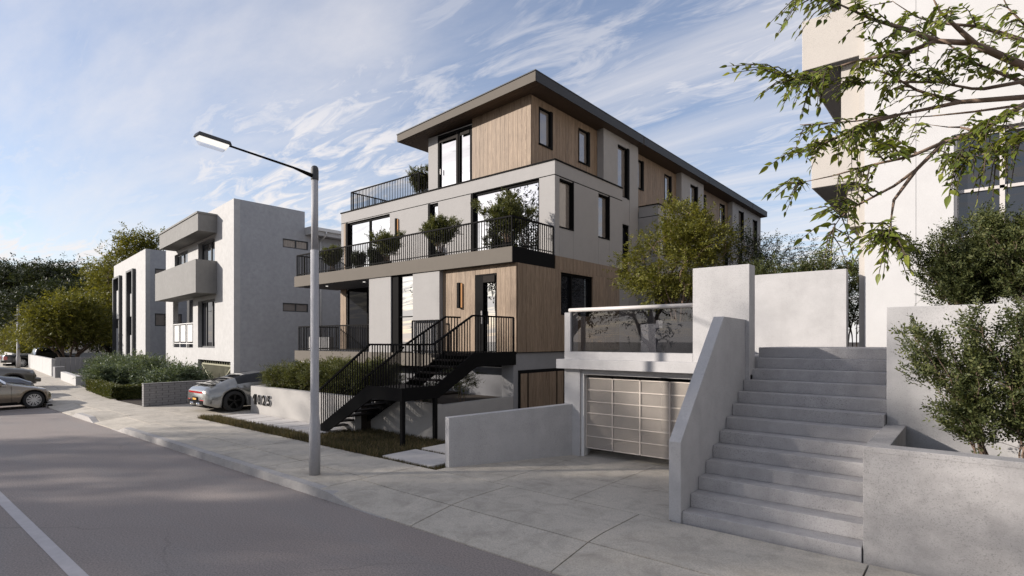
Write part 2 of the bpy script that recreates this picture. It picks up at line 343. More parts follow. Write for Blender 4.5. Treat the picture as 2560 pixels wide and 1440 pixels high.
    def mesh(s, name, weld=True):
        me = bpy.data.meshes.new(name); me.from_pydata(s.v, [], s.f); me.update()
        bm = bmesh.new(); bm.from_mesh(me)
        if weld: bmesh.ops.remove_doubles(bm, verts=bm.verts, dist=1e-4)
        bmesh.ops.recalc_face_normals(bm, faces=bm.faces); bm.to_mesh(me); bm.free(); return me
    def build(s, name, mat, parent=None, bevel=0.0, smooth=False, weld=True):
        me = s.mesh(name, weld); shade(me, smooth); o = mesh_obj(name, me, mat, parent)
        if bevel:
            b = o.modifiers.new('edge', 'BEVEL'); b.width = bevel; b.segments = 2; b.limit_method = 'ANGLE'; b.angle_limit = R(40)
        return o
def piece(name, me, parent, loc, scale=(1, 1, 1), rot=None):
    o = link(bpy.data.objects.new(name, me)); o.location = loc; o.scale = scale
    if rot is not None: o.rotation_euler = rot
    return attach(o, parent)
def unit_box(name, mat, bevel=0.0):
    me = MB().box(-0.5, 0.5, -0.5, 0.5, 0, 1).mesh(name); me.materials.append(MATS[mat]); return me
def boxpart(name, mat, parent, *b, bevel=0.0): return MB().box(*b).build(name, mat, parent, bevel)
BAL = unit_box('baluster', 'black_metal')
def railing(parent, pts, zlow, zhigh, spacing=0.105, name='railing', rail=(0.05, 0.045), bal=0.021, low=True, post=True):
    """a railing along straight runs; zlow and zhigh lists give the foot and the handrail height at each point"""
    m = MB()
    for (p, q, a0, a1, b0, b1) in zip(pts, pts[1:], zlow, zlow[1:], zhigh, zhigh[1:]):
        m.bar((*p, b0), (*q, b1), *rail)
        if low: m.bar((*p, a0+0.08), (*q, a1+0.08), 0.02, 0.03)
    if post:
        for p, a, b in zip(pts, zlow, zhigh): m.box(p[0]-0.02, p[0]+0.02, p[1]-0.02, p[1]+0.02, a, b)
    r = m.build(name, 'black_metal', parent)
    for (p, q, a0, a1, b0, b1) in zip(pts, pts[1:], zlow, zlow[1:], zhigh, zhigh[1:]):
        L = math.hypot(q[0]-p[0], q[1]-p[1]); n = max(1, int(L/spacing))
        for i in range(1, n):
            t = i/n; x = p[0]+(q[0]-p[0])*t; y = p[1]+(q[1]-p[1])*t; a = a0+(a1-a0)*t; b = b0+(b1-b0)*t
            piece('baluster', BAL, r, (x, y, a), (bal, bal, b-a-0.02))
    return r
PLANK = {}
def planks(parent, axis, a, u0, u1, z0, z1, mat='oak', w=0.19, holes=(), out=-1, name='cladding', ztop=None, back=0.03):
    """vertical boards on a wall plane; each board (cut round the openings) is a child piece"""
    if mat not in PLANK: PLANK[mat] = unit_box('plank', mat)
    m = MB(); pa = sorted((a-out*0.004, a-out*back))
    if axis == 'Y': m.wall('Y', pa[0], pa[1], (u0, u1), (z0, z1 if not ztop else min(ztop(u0), ztop(u1))-0.01), holes)
    else: m.wall('X', pa[0], pa[1], (u0, u1), (z0, z1), holes)
    base = m.build(name, 'walnut', parent)
    n = max(1, round((u1-u0)/w)); w = (u1-u0)/n; t = 0.022
    for i in range(n):
        c = u0+w*(i+0.5); zt = ztop(c) if ztop else z1; spans = [(z0, zt)]; lo, hi = u0+w*i, u0+w*(i+1); parts = []
        cuts = [h for h in holes if h[0] < hi-0.005 and h[1] > lo+0.005]
        if not cuts: parts = [(lo, hi, z0, zt)]
        else:
            h = cuts[0]
            if h[0] > lo+0.02: parts.append((lo, h[0], z0, zt))
            if h[1] < hi-0.02: parts.append((h[1], hi, z0, zt))
            l2, h2 = max(lo, h[0]), min(hi, h[1])
            if h[2] > z0+0.03: parts.append((l2, h2, z0, h[2]))
            if h[3] < zt-0.03: parts.append((l2, h2, h[3], zt))
        for (p, q, b0, b1) in parts:
            cu = (p+q)/2; ww = q-p-0.008; j = random.uniform(-0.0015, 0.0015)
            if axis == 'Y': piece('plank', PLANK[mat], base, (cu, a+out*(t/2-0.004)+j, b0), (ww, t, b1-b0))
            else: piece('plank', PLANK[mat], base, (a+out*(t/2-0.004)+j, cu, b0), (t, ww, b1-b0))
    return base
def window(parent, axis, a, u0, u1, z0, z1, fw=0.06, mull=(), trans=(), glass='mirror_glass', frame='black_metal', depth=0.08, inset=0.0, out=-1, name='window', blind=None):
    """a framed window in an opening: a = outer face of the frame, out = sign of the outward normal along the axis"""
    m = MB(); d0, d1 = sorted((a, a-out*depth))
    B = (lambda p, q, r, s: m.box(p, q, d0, d1, r, s)) if axis == 'Y' else (lambda p, q, r, s: m.box(d0, d1, p, q, r, s))
    B(u0, u0+fw, z0, z1); B(u1-fw, u1, z0, z1); B(u0+fw, u1-fw, z1-fw, z1); B(u0+fw, u1-fw, z0, z0+fw)
    xs = [u0+fw]+list(mull)+[u1-fw]
    for c in mull: B(c-fw*0.5, c+fw*0.5, z0+fw, z1-fw)
    for c in trans: B(u0+fw, u1-fw, c-fw*0.4, c+fw*0.4)
    w = m.build(name, frame, parent, weld=False)
    g = a-out*depth*0.55; zs = [z0+fw]+list(trans)+[z1-fw]
    for i in range(len(xs)-1):
        for j in range(len(zs)-1):
            p0, p1, r0, r1 = xs[i], xs[i+1], zs[j], zs[j+1]; k = MB(); e0, e1 = sorted((g, g-out*0.012))
            (k.box(p0, p1, e0, e1, r0, r1) if axis == 'Y' else k.box(e0, e1, p0, p1, r0, r1)).build('pane', glass, w)
            if blind:
                b0, b1 = sorted((g-out*0.06, g-out*0.065)); zb = r1-(r1-r0)*blind; k = MB()
    return w
def dup(root, dx=(0, 0, 0), label=None):
    r = root.copy(); COL.objects.link(r); r.location = Vector(root.location)+Vector(dx)
    if label: r['label'] = label
    for ch in list(root.children):
        c = ch.copy(); COL.objects.link(c); c.parent = r; c.matrix_parent_inverse = ch.matrix_parent_inverse.copy()
        for g in list(ch.children):
            d = g.copy(); COL.objects.link(d); d.parent = c; d.matrix_parent_inverse = g.matrix_parent_inverse.copy()
    return r

# ------------------------------------------------------------------ vegetation helpers
def unit(a): return a/np.maximum(np.linalg.norm(a, axis=-1, keepdims=True), 1e-9)
def leaf_mesh(name, P, D, S, L, W, mat):
    """P base points, D direction, S side vector, L length, W width: one four-sided folded leaf each"""
    n = len(P); Nn = unit(np.cross(D, S)); L = L[:, None]; W = W[:, None]
    V = np.empty((n, 4, 3)); V[:, 0] = P; V[:, 1] = P+D*L*0.45+S*W*0.5+Nn*W*0.12; V[:, 2] = P+D*L; V[:, 3] = P+D*L*0.45-S*W*0.5+Nn*W*0.12
    me = bpy.data.meshes.new(name); me.vertices.add(4*n); me.vertices.foreach_set('co', V.ravel()); me.loops.add(4*n); me.loops.foreach_set('vertex_index', np.arange(4*n, dtype=np.int32))
    me.polygons.add(n); me.polygons.foreach_set('loop_start', np.arange(0, 4*n, 4, dtype=np.int32)); me.update(calc_edges=True); me.validate()
    me.materials.append(MATS[mat]); return me
def sprays(rng, C, n, sig, outw, length, leaf, width, k=7, droop=0.2, flat=0.4):
    """n pinnate sprays round each clump centre C with spread sig; outw: outward direction per centre"""
    m = len(C)*n; c = np.repeat(C, n, 0); o = np.repeat(outw, n, 0)
    p = c+rng.normal(0, 1, (m, 3))*np.repeat(np.broadcast_to(np.atleast_2d(sig), (len(C), 3)), n, 0)
    a = unit(o*0.9+rng.normal(0, 0.62, (m, 3))+np.array([0, 0, -droop])); up = unit(rng.normal(0, flat, (m, 3))+np.array([0, 0, 1.0]))
    b = unit(np.cross(a, up)); ln = length*rng.uniform(0.6, 1.25, m)
    P = []; D = []; S = []; L = []
    for i in range(k):
        t = (i+0.5)/k; sgn = 1 if i % 2 else -1
        d = unit(a*(0.55 if i < k-1 else 1)+b*(sgn*0.85 if i < k-1 else 0)+rng.normal(0, 0.18, (m, 3)))
        P.append(p+a*(ln*t)[:, None]); D.append(d); S.append(unit(np.cross(d, up+rng.normal(0, 0.35, (m, 3))))); L.append(leaf*rng.uniform(0.65, 1.2, m))
    P = np.concatenate(P); D = np.concatenate(D); S = np.concatenate(S); L = np.concatenate(L)
    return P, D, S, L, L*width
def skeleton(rng, roots, C, wander=0.12, rtip=0.006, power=0.46, trunk_pts=()):
    """grow branches from root polylines to every clump centre; returns segments (p, q, r0, r1)"""
    nodes = []; par = []; plen = []
    for line in roots:
        prev = -1
        for p in line:
            p = np.array(p, float); nodes.append(p); par.append(prev); plen.append(0 if prev < 0 else plen[prev]+np.linalg.norm(p-nodes[prev])); prev = len(nodes)-1
    b = nodes[0]; order = np.argsort(np.linalg.norm(C-b, axis=1)); cnt = {}
    for ci in order:
        c = C[ci]; A = np.array(nodes); d = np.linalg.norm(A-c, axis=1)+0.32*np.array(plen)+0.6*np.maximum(0, A[:, 2]-c[2])
        j = int(np.argmin(d)); n0 = A[j]; L = np.linalg.norm(c-n0)
        prev = j; steps = 3 if L > 0.25 else 2
        for s in range(1, steps+1):
            t = s/steps; q = n0+(c-n0)*t+rng.normal(0, wander*L*0.35, 3)*(s < steps); q[2] += 0.10*L*math.sin(math.pi*t)*(1 if rng.random() < 0.7 else -0.5)
            nodes.append(q); par.append(prev); plen.append(plen[prev]+np.linalg.norm(q-nodes[prev])); prev = len(nodes)-1
        k = prev
        while k >= 0: cnt[k] = cnt.get(k, 0)+1; k = par[k]
    segs = []
    for i, p in enumerate(par):
        if p >= 0: segs.append((nodes[p], nodes[i], rtip*max(1, cnt.get(p, 1))**power, rtip*max(1, cnt.get(i, 1))**power))
    return segs
def tubes(segs, sides=5):
    m = MB()
    for p, q, a, b in segs: m.tube(p, q, min(a, b*1.7), b, sides if b > 0.012 else 4 if b > 0.006 else 3, caps=False)
    return m
def clump_points(rng, n, centre, rad, shell=0.55, zmin=None, gap=0.0):
    """clump centres in an ellipsoid, more of them towards the outside"""
    out = []; centre = np.array(centre, float); rad = np.array(rad, float); tries = 0
    while len(out) < n and tries < n*60:
        tries += 1
        d = unit(rng.normal(0, 1, 3)); r = (shell+(1-shell)*rng.random()) if rng.random() < 0.75 else rng.random()**0.5
        p = centre+d*r*rad*(1+0.13*math.sin(5*d[0]+3*d[2]+centre[0])+0.10*math.sin(9*d[1]-4*d[2]+centre[1]))
        if zmin is not None and p[2] < zmin: continue
        if gap and out and min(np.linalg.norm(p-q) for q in out) < gap: continue
        out.append(p)
    return np.array(out)
def plant(name, base, label, cat, seed, ellipses, roots, mat, bark='bark', n=60, per=14, sig=0.18, spray=0.22, leaf=0.06, width=0.42, k=7, rtip=0.006, droop=0.2, group=None, zmin=None, gap=0.0, shell=0.55, crown='crown', trunk='trunk', power=0.46, wander=0.12):
    rng = np.random.default_rng(seed); C = np.concatenate([clump_points(rng, max(3, int(n*w)), c, r, shell, zmin, gap) for c, r, w in ellipses])
    cen = np.mean([np.array(e[0], float) for e in ellipses], 0); cen = cen-np.array([0, 0, 0.25*ellipses[0][1][2]])
    t = thing(name, base, label, cat, group)
    segs = skeleton(rng, roots, C, wander, rtip, power)
    tubes(segs).build(trunk, bark, t, smooth=True, weld=False)
    ow = unit(C-cen)
    P, D, S, L, W = sprays(rng, C, per, (sig, sig, sig*0.8), ow, spray, leaf, width, k, droop)
    mesh_obj(crown, leaf_mesh(crown, P, D, S, L, W, mat), None, t)
    return t
def shrub(name, base, label, seed, rx, ry, h, mat='leaf_box', n=40, per=12, leaf=0.045, spray=0.14, sig=0.09, bare=0.25, stems=5, cat='shrub', group=None, width=0.45, k=7, bark='bark', lean=(0, 0), vase=0.0, rtip=0.004):
    x, y, z = base; rng = np.random.default_rng(seed+999)
    roots = []
    for i in range(stems):
        a = 6.283*i/stems+rng.uniform(-0.4, 0.4); r0 = 0.05+0.04*rng.random(); rr = (0.35+0.25*rng.random())
        roots.append([(x+r0*math.cos(a)*rx*2, y+r0*math.sin(a)*ry*2, z-0.03), (x+rr*0.45*rx*math.cos(a), y+rr*0.45*ry*math.sin(a), z+h*bare*0.8), (x+rr*rx*math.cos(a)+lean[0]*0.5, y+rr*ry*math.sin(a)+lean[1]*0.5, z+h*(bare+0.25))])
    zc = z+h*(bare+(1-bare)*0.5)
    ell = [((x+lean[0], y+lean[1], zc), (rx, ry, h*(1-bare)*0.5), 1.0)]
    if vase: ell.append(((x+lean[0], y+lean[1], z+h*0.78), (rx*vase, ry*vase, h*0.25), 0.6))
    return plant(name, base, label, cat, seed, ell, roots, mat, bark, n, per, sig, spray, leaf, width, k, rtip, 0.0, group, crown='foliage', trunk='stem', power=0.42)
random.seed(7)
# ------------------------------------------------------------------ the setting: road, kerb, pavement, lots
def struct(name, mb, mat, parent=None, **k):
    o = mb.build(name, mat, parent, **k)
    if parent is None: o['kind'] = 'structure'
    return o
def bendY(x):                                  # the street bends away from the camera beyond x = -27.4
    return 0.0 if x > -27.4 else (-27.4-x)*0.0975
ground = MB(); ground.add([(-900, -700, -0.06), (700, -700, -0.06), (700, 900, -0.06), (-900, 900, -0.06)], [(0, 1, 2, 3)]); struct('ground', ground, 'soil')
rd = MB(); xs = [60, 0, -27.4, -60, -120, -300]
for a, b in zip(xs, xs[1:]):
    rd.add([(a, -7.0+bendY(a), 0), (b, -7.0+bendY(b), 0), (b, 5.2+bendY(b), 0), (a, 5.2+bendY(a), 0)], [(0, 1, 2, 3)])
struct('road', rd, 'asphalt')
st = MB(); st.add([(-19.5, 1.60, 0.004), (12, 1.60, 0.004), (12, 1.745, 0.004), (-19.5, 1.745, 0.004)], [(0, 1, 2, 3)]); struct('road_marking', st, 'road_paint')
st = MB(); st.add([(-27.52, -0.6, 0.004), (-27.40, -0.6, 0.004), (-27.40, 5.02, 0.004), (-27.52, 5.02, 0.004)], [(0, 1, 2, 3)]); struct('parking_marking', st, 'road_paint')
TOP = 0.15
APRONS = [(-27.25, -23.7, 0.35), (-21.3, -18.9, 0.55), (-7.4, 9.0, 0.75)]     # dropped kerbs at the driveways: x0, x1, flare
def drop(x):
    d = 0.0
    for a, b, f in APRONS:
        if a <= x <= b: d = 1.0
        elif a-f < x < a: d = max(d, (x-(a-f))/f)
        elif b < x < b+f: d = max(d, (b+f-x)/f)
    return d
def kerb_z(x): return TOP-(TOP-0.012)*drop(x)
def walk_z(x, y):
    t = min(1.0, max(0.0, (y-bendY(x)-5.04)/0.95)); return TOP-(TOP-0.012)*drop(x)*(1-t)
# kerb: a row of stones, each its own piece
kerb_root = thing('kerb', (-12, 5.1, 0), None, None); kerb_root['kind'] = 'structure'
kx = [6.0]
while kx[-1] > -27.2:
    kx.append(kx[-1]-(1.8 if kx[-1] > -7 else 0.92))
kx = [x for x in kx if x > -27.2]+[-27.25]
for a, b in zip(kx, kx[1:]):
    if drop(a) == 1 and drop(b) == 1: continue
    m = MB(); n = 5
    for i in range(n):
        p, q = a+(b-a)*i/n, a+(b-a)*(i+1)/n
        if i == 0: p -= 0.0015
        if i == n-1: q += 0.0015
        zp, zq = kerb_z(p), kerb_z(q)
        m.add([(p, 5.04, -0.05), (q, 5.04, -0.05), (q, 5.22, -0.05), (p, 5.22, -0.05), (p, 5.05, zp), (q, 5.05, zq), (q, 5.22, zq), (p, 5.22, zp)], [(4, 5, 6, 7), (0, 1, 5, 4), (2, 3, 7, 6)]+([(3, 0, 4, 7)] if i == 0 else [])+([(1, 2, 6, 5)] if i == n-1 else []))
    m.build('kerb_stone', 'kerb_stone', kerb_root)
m = MB()
for a, b in zip([-27.4, -34, -44, -60, -90, -140], [-34, -44, -60, -90, -140, -220]):
    m.add([(a, 5.04+bendY(a), -0.05), (b, 5.04+bendY(b), -0.05), (b, 5.22+bendY(b), -0.05), (a, 5.22+bendY(a), -0.05), (a, 5.05+bendY(a), TOP), (b, 5.05+bendY(b), TOP), (b, 5.22+bendY(b), TOP), (a, 5.22+bendY(a), TOP)], [(4, 5, 6, 7), (0, 1, 5, 4)])
m.build('kerb_run', 'kerb_stone', kerb_root)
# pavement: slabs with open joints over a dark bed
walk = MB(); walk.add([(9, 5.2, -0.02), (9, 13, -0.02), (-27.4, 13, -0.02), (-27.4, 5.2, -0.02)], [(0, 1, 2, 3)])
walk = struct('pavement', walk, 'dark_base')
def slab(x0, x1, y0, y1, far=False):
    m = MB(); nx = 2 if far else 6; ny = 1 if (far or y0 > 6.2) else 4; g = 0.010
    X = [x0+g+(x1-x0-2*g)*i/nx for i in range(nx+1)]; Y = [y0+g+(y1-y0-2*g)*j/ny for j in range(ny+1)]
    pts = [(x, y+bendY(x), walk_z(x, y+bendY(x))) for y in Y for x in X]; n = nx+1
    fs = [(j*n+i, j*n+i+1, (j+1)*n+i+1, (j+1)*n+i) for j in range(ny) for i in range(nx)]
    k = len(pts); rim = [i for i in range(n)]+[j*n+nx for j in range(1, ny+1)]+[ny*n+i for i in range(nx-1, -1, -1)]+[j*n for j in range(ny-1, 0, -1)]
    pts += [(pts[i][0], pts[i][1], pts[i][2]-0.03) for i in rim]
    fs += [(rim[i], k+i, k+(i+1) % len(rim), rim[(i+1) % len(rim)]) for i in range(len(rim))]
    m.add(pts, fs).build('slab', 'pavement', walk)
ys_out = (5.22, 5.99); ys_in = (5.99, 7.19)
jx = [8.6, 6.3, 4.0, 1.7, -0.9, -3.65, -6.05, -8.36, -10.6, -12.8, -15.0, -17.2, -18.9, -21.3, -23.7, -25.5, -27.4]
for a, b in zip(jx, jx[1:]):
    dropped = drop((a+b)/2) > 0.5
    slab(b, a, 5.06 if dropped else 5.22, 5.85 if dropped else 5.99); slab(b, a, 5.85 if dropped else 5.99, 7.19)
jf = [-27.4]+[-27.4-2.3*i for i in range(1, 18)]
for a, b in zip(jf, jf[1:]): slab(b, a, 5.22, 6.2, True); slab(b, a, 6.2, 7.3, True)
m = MB()
for a, b in zip([-66.5, -90, -140], [-90, -140, -220]):
    m.add([(a, 5.2+bendY(a), TOP), (b, 5.2+bendY(b), TOP), (b, 7.3+bendY(b), TOP), (a, 7.3+bendY(a), TOP)], [(0, 1, 2, 3)])
m.build('far_paving', 'pavement', walk)
# driveways
drv = struct('driveway', MB().add([(-18.95, 7.19, 0.05), (-23.55, 7.19, 0.05), (-23.55, 26, 0.05), (-18.95, 26, 0.05)], [(0, 1, 2, 3)]), 'dark_base')
for (a, b) in ((7.19, 9.4), (9.4, 11.6), (11.6, 13.8), (13.8, 17)):
    for (p, q) in ((-23.5, -21.25), (-21.25, -19.0)):
        boxpart('slab', 'pavement', drv, p+0.006, q-0.006, a+0.006, b-0.006, 0.06, TOP)
drg = struct('driveway', MB().add([(-7.9, 7.19, 0.05), (-0.9, 7.19, 0.05), (-0.9, 16, 0.05), (-7.9, 16, 0.05)], [(3, 2, 1, 0)]), 'dark_base')
for (p, q) in ((-7.85, -6.42), (-6.42, -4.8), (-4.8, -3.2)):
    for (a, b) in ((7.19, 8.5), (8.5, 10.3), (10.3, 14.5)):
        boxpart('slab', 'pavement', drg, p+0.006, q-0.006, a+0.006, b-0.006, 0.06, TOP)
boxpart('slab', 'pavement', drg, -10.2, -7.0, 10.4, 16, 0.05, TOP-0.01)
# lots and lawn
lot = MB()
lot.box(-18.9, -7.9, 7.2, 16, -0.04, 0.085); struct('lawn_ground', lot, 'soil')
lot = MB()
lot.add([(-23.6, 7.2, 0.09), (-27.4, 7.2, 0.09), (-120, 16.4, 0.09), (-120, 60, 0.09), (-23.6, 60, 0.09)], [(0, 1, 2, 3, 4)]); struct('yard_ground', lot, 'soil')
# far side of the street (behind the camera)
m = MB()
for a, b in zip(xs, xs[1:]):
    m.add([(a, -7.0+bendY(a), 0), (b, -7.0+bendY(b), 0), (b, -7.0+bendY(b), TOP), (a, -7.0+bendY(a), TOP), (a, -9.4+bendY(a), TOP), (b, -9.4+bendY(b), TOP)], [(0, 1, 2, 3), (3, 2, 5, 4)])
struct('opposite_pavement', m, 'pavement')
m = MB(); m.add([(60, -9.4, 0.1), (-27.4, -9.4, 0.1), (-300, 17, 0.1), (-300, -60, 0.1), (60, -60, 0.1)], [(0, 1, 2, 3, 4)]); struct('opposite_lawn', m, 'soil')
# ------------------------------------------------------------------ the three-storey house
XS, YU, YF, YW = -10.26, 14.46, 12.33, 12.55
H = thing('townhouse', (-16, 20, 0.1), 'grey and oak three-storey townhouse with black railings and an overhanging roof', 'house')
HOLE2 = [(-21.67, -18.59, 5.36, 7.83), (-16.21, -15.67, 5.36, 7.83), (-13.93, -10.88, 5.36, 7.86)]
# second floor box of each unit, its parapet and its side panels
PITCH = 7.5
MB().wall('Y', YU, YU+0.25, (-22.08, XS-0.02), (5.31, 7.855), HOLE2).build('wall', 'house_grey', H)
for k in range(3):
    y0 = YU+PITCH*k; y1 = 18.86+PITCH*k
    holes = [(14.72+PITCH*k, 15.52+PITCH*k, 6.24, 7.82), (17.12+PITCH*k, 17.88+PITCH*k, 6.26, 7.82)]
    MB().wall('X', XS-0.25, XS-0.02, (y0+0.25 if k == 0 else y0, y1), (5.30, 7.855), holes).build('wall', 'house_grey', H)
    if k: boxpart('wall', 'house_grey', H, -11.6, XS-0.26, y0, y0+0.2, 0.1, 7.855)
    boxpart('wall', 'house_grey', H, -11.6, XS-0.26, y1-0.2, y1, 0.1, 7.855)
    for (a, b, z0, z1) in [(y0, y0+0.255, 5.30, 7.85), (y0+0.262, y0+1.052, 5.30, 6.235), (y0+1.06, y0+2.652, 5.30, 7.85), (y0+2.66, y0+3.418, 5.30, 6.255), (y0+3.426, y1, 5.30, 7.85)]:
        boxpart('panel', 'house_grey', H, XS-0.021, XS, a, b, z0, z1)
    boxpart('parapet', 'house_grey', H, XS-0.25, XS, y0 if k else y0+0.25, y1, 7.885, 8.325); boxpart('shadow_line', 'black_metal', H, XS-0.24, XS-0.012, y0+0.26 if k == 0 else y0, y1, 7.855, 7.885)
    boxpart('coping', 'black_metal', H, XS-0.27, XS+0.03, y0+0.27 if k == 0 else y0-0.03, y1+0.01, 8.325, 8.37)
    if k:
        boxpart('parapet', 'house_grey', H, -11.17, XS-0.25, y0, y0+0.25, 7.885, 8.325); boxpart('coping', 'black_metal', H, -11.17, XS-0.27, y0-0.03, y0+0.27, 8.325, 8.37); boxpart('shadow_line', 'black_metal', H, -11.17, XS-0.24, y0+0.012, y0+0.2, 7.855, 7.885)
    boxpart('terrace_floor', 'grey_wall', H, -11.599, XS-0.26, y0+0.26, y1-0.21, 8.0, 8.19)
    for (a, b, z0, z1) in holes:
        w = window(H, 'X', XS-0.05, a, b, z0, z1, 0.05, glass='side_glass', depth=0.16, out=1)
        boxpart('reveal', 'black_metal', w, XS-0.19, XS+0.012, b-0.03, b+0.02, z0-0.02, z1+0.02)
        boxpart('sill', 'black_metal', w, XS-0.10, XS+0.012, a-0.02, b-0.032, z0-0.022, z0+0.02)
boxpart('parapet', 'house_grey', H, -22.08, XS, YU, YU+0.25, 7.885, 8.325); boxpart('shadow_line', 'black_metal', H, -22.10, XS-0.012, YU+0.012, YU+0.24, 7.855, 7.885)
boxpart('coping', 'black_metal', H, -22.12, XS+0.03, YU-0.03, YU+0.27, 8.325, 8.37)
boxpart('wall', 'house_grey', H, -22.08, -21.85, YU+0.25, 40, 2.2, 8.32)
boxpart('core', 'interior_dark', H, -21.8, -11.7, YU+0.6, 39.7, 0.1, 8.1)
boxpart('terrace_floor', 'grey_wall', H, -21.85, -11.6, YU+0.25, 39.8, 8.02, 8.2)
# front windows of the second floor
wl_ = window(H, 'Y', YU+0.07, *HOLE2[0], fw=0.09, mull=(-20.04,)); window(H, 'Y', YU+0.07, *HOLE2[1], fw=0.09); window(H, 'Y', YU+0.07, *HOLE2[2], fw=0.09, mull=(-12.31,))
for (x0, x1, z0, z1) in HOLE2: boxpart('reveal', 'black_metal', H, x0-0.015, x0+0.10, YU-0.02, YU+0.06, z0, z1+0.015)
boxpart('reveal', 'oak', H, -21.86, -21.72, YU-0.02, YU+0.01, 5.33, 7.84)
# balcony slab, its boards and railing
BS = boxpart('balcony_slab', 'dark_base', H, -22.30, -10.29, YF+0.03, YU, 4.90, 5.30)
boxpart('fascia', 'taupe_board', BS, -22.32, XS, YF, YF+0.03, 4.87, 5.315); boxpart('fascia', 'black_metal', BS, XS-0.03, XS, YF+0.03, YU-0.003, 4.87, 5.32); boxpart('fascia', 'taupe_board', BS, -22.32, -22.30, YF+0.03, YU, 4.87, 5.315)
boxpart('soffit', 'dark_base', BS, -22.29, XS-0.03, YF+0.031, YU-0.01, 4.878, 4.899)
for x in (-20.9, -18.3): MB().lathe((x, 13.0, 4.868), [(0.045, 0), (0.055, 0.01)], 12).build('downlight', 'downlight', BS)
railing(H, [(-22.2, YU-0.03), (-22.2, YF+0.06), (XS-0.05, YF+0.06), (XS-0.05, YU-0.03)], [5.315]*4, [6.20]*4, 0.108)
boxpart('wall_light', 'black_metal', H, -18.14, -18.06, YU-0.10, YU-0.012, 6.35, 7.55); boxpart('lamp_strip', 'amber_glow', H, -18.055, -18.04, YU-0.045, YU-0.014, 6.37, 7.53)
# third floor
Y3, X3, XC = 14.80, -11.47, -11.17
def soffit(x): return 10.88+(x+11.5)*0.056
DOOR3 = (-16.05, -14.22, 8.25, 10.52)
m = MB().wall('Y', Y3, Y3+0.2, (-16.60, -14.21), (8.2, 10.56), [DOOR3]); m.build('wall', 'house_grey', H)
boxpart('wall', 'house_grey', H, -16.60, -16.4, Y3+0.2, 36, 8.2, 10.58)
planks(H, 'Y', Y3, -14.20, X3, 8.25, 10.8, holes=(), ztop=lambda x: soffit(x)+0.01)
d3 = window(H, 'Y', Y3-0.01, *DOOR3, fw=0.10, mull=(-14.90,), depth=0.12)
boxpart('leaf_frame', 'bronze_metal', d3, -15.02, -14.93, Y3-0.035, Y3-0.011, 8.3, 10.42); boxpart('leaf_frame', 'bronze_metal', d3, -15.94, -15.02, Y3-0.035, Y3-0.011, 10.22, 10.34); boxpart('leaf_frame', 'bronze_metal', d3, -14.80, -14.33, Y3-0.035, Y3-0.011, 10.24, 10.36)
boxpart('handle', 'pale_metal', d3, -15.88, -15.86, Y3-0.05, Y3-0.012, 9.0, 9.2)
for k in range(4):
    y0 = Y3 if k == 0 else 21.9+PITCH*(k-1); yc = 19.02+PITCH*k; ye = 21.9+PITCH*k
    if k == 3: yc = y0+0.05; ye = y0+2.75
    w3 = [(15.2+PITCH*k, 15.96+PITCH*k, 9.30, 10.58), (17.66+PITCH*k, 18.42+PITCH*k, 9.30, 10.58)]
    if k: w3[0] = (y0+0.35, y0+1.05, 9.30, 10.58)
    if k < 3:
        planks(H, 'X', X3, y0, yc, 8.22, 10.84, holes=w3, out=1, w=0.2)
        for (a, b, z0, z1) in w3:
            w = window(H, 'X', X3+0.03, a, b, z0, z1, 0.05, glass='side_glass', depth=0.14, out=1); boxpart('reveal', 'black_metal', w, X3-0.12, X3+0.05, b-0.12, b+0.02, z0-0.02, z1+0.02); boxpart('sill', 'black_metal', w, X3-0.02, X3+0.05, a-0.02, b-0.122, z0-0.02, z0+0.03)
    cw = (yc+1.12, yc+2.06, 8.50, 10.58) if k < 3 else (yc+1.0, yc+1.9, 8.5, 10.5)
    MB().wall('X', XC-0.25, XC, (yc, ye), (0.1, 10.90), [cw, (cw[0]+0.1, cw[1], 5.2, 7.4)]).build('wall', 'house_grey', H)
    boxpart('wall', 'house_grey', H, X3-0.1, XC-0.25, yc, yc+0.2, 0.1, 10.86)
    w = window(H, 'X', XC-0.03, *cw, fw=0.05, glass='side_glass', depth=0.18, out=1); boxpart('reveal', 'black_metal', w, XC-0.16, XC+0.02, cw[1]-0.14, cw[1]+0.02, 8.48, cw[3]+0.02)
    window(H, 'X', XC-0.03, cw[0]+0.1, cw[1], 5.2, 7.4, fw=0.06, glass='dark_glass', depth=0.18, out=1)
    boxpart('panel', 'house_grey', H, XC, XC+0.012, yc, yc+1.0, 0.1, 8.4); boxpart('panel', 'house_grey', H, XC, XC+0.012, cw[1]+0.05, ye-0.004, 0.1, 10.86)
    # roof of the unit: a slab rising to the right with a dark metal edge
    ry0 = 14.2 if k == 0 else y0-0.12; ry1 = ye-0.2 if k < 3 else ye+0.25; xl, xr = -17.75, -10.83
    def rz(x): return soffit(x)
    m = MB().prism([(xl, rz(xl)), (xr, rz(xr)), (xr, rz(xr)+0.30), (xl, rz(xl)+0.26)], 'Y', ry0, ry1); rf = m.build('roof', 'walnut', H)
    MB().prism([(xl-0.01, rz(xl)-0.01), (xr+0.01, rz(xr)-0.01), (xr+0.01, rz(xr)+0.30), (xl-0.01, rz(xl)+0.25)], 'Y', ry0-0.02, ry0-0.001).build('fascia', 'taupe_board', rf)
    MB().prism([(xl-0.03, rz(xl)+0.262), (xr+0.03, rz(xr)+0.312), (xr+0.03, rz(xr)+0.345), (xl-0.03, rz(xl)+0.295)], 'Y', ry0-0.045, ry1+0.02).build('drip_edge', 'roof_dark', rf)
    boxpart('fascia', 'roof_dark', rf, xr+0.001, xr+0.02, ry0, ry1, rz(xr)-0.01, rz(xr)+0.31); boxpart('fascia', 'taupe_board', rf, xl-0.02, xl-0.001, ry0, ry1, rz(xl)-0.01, rz(xl)+0.25)
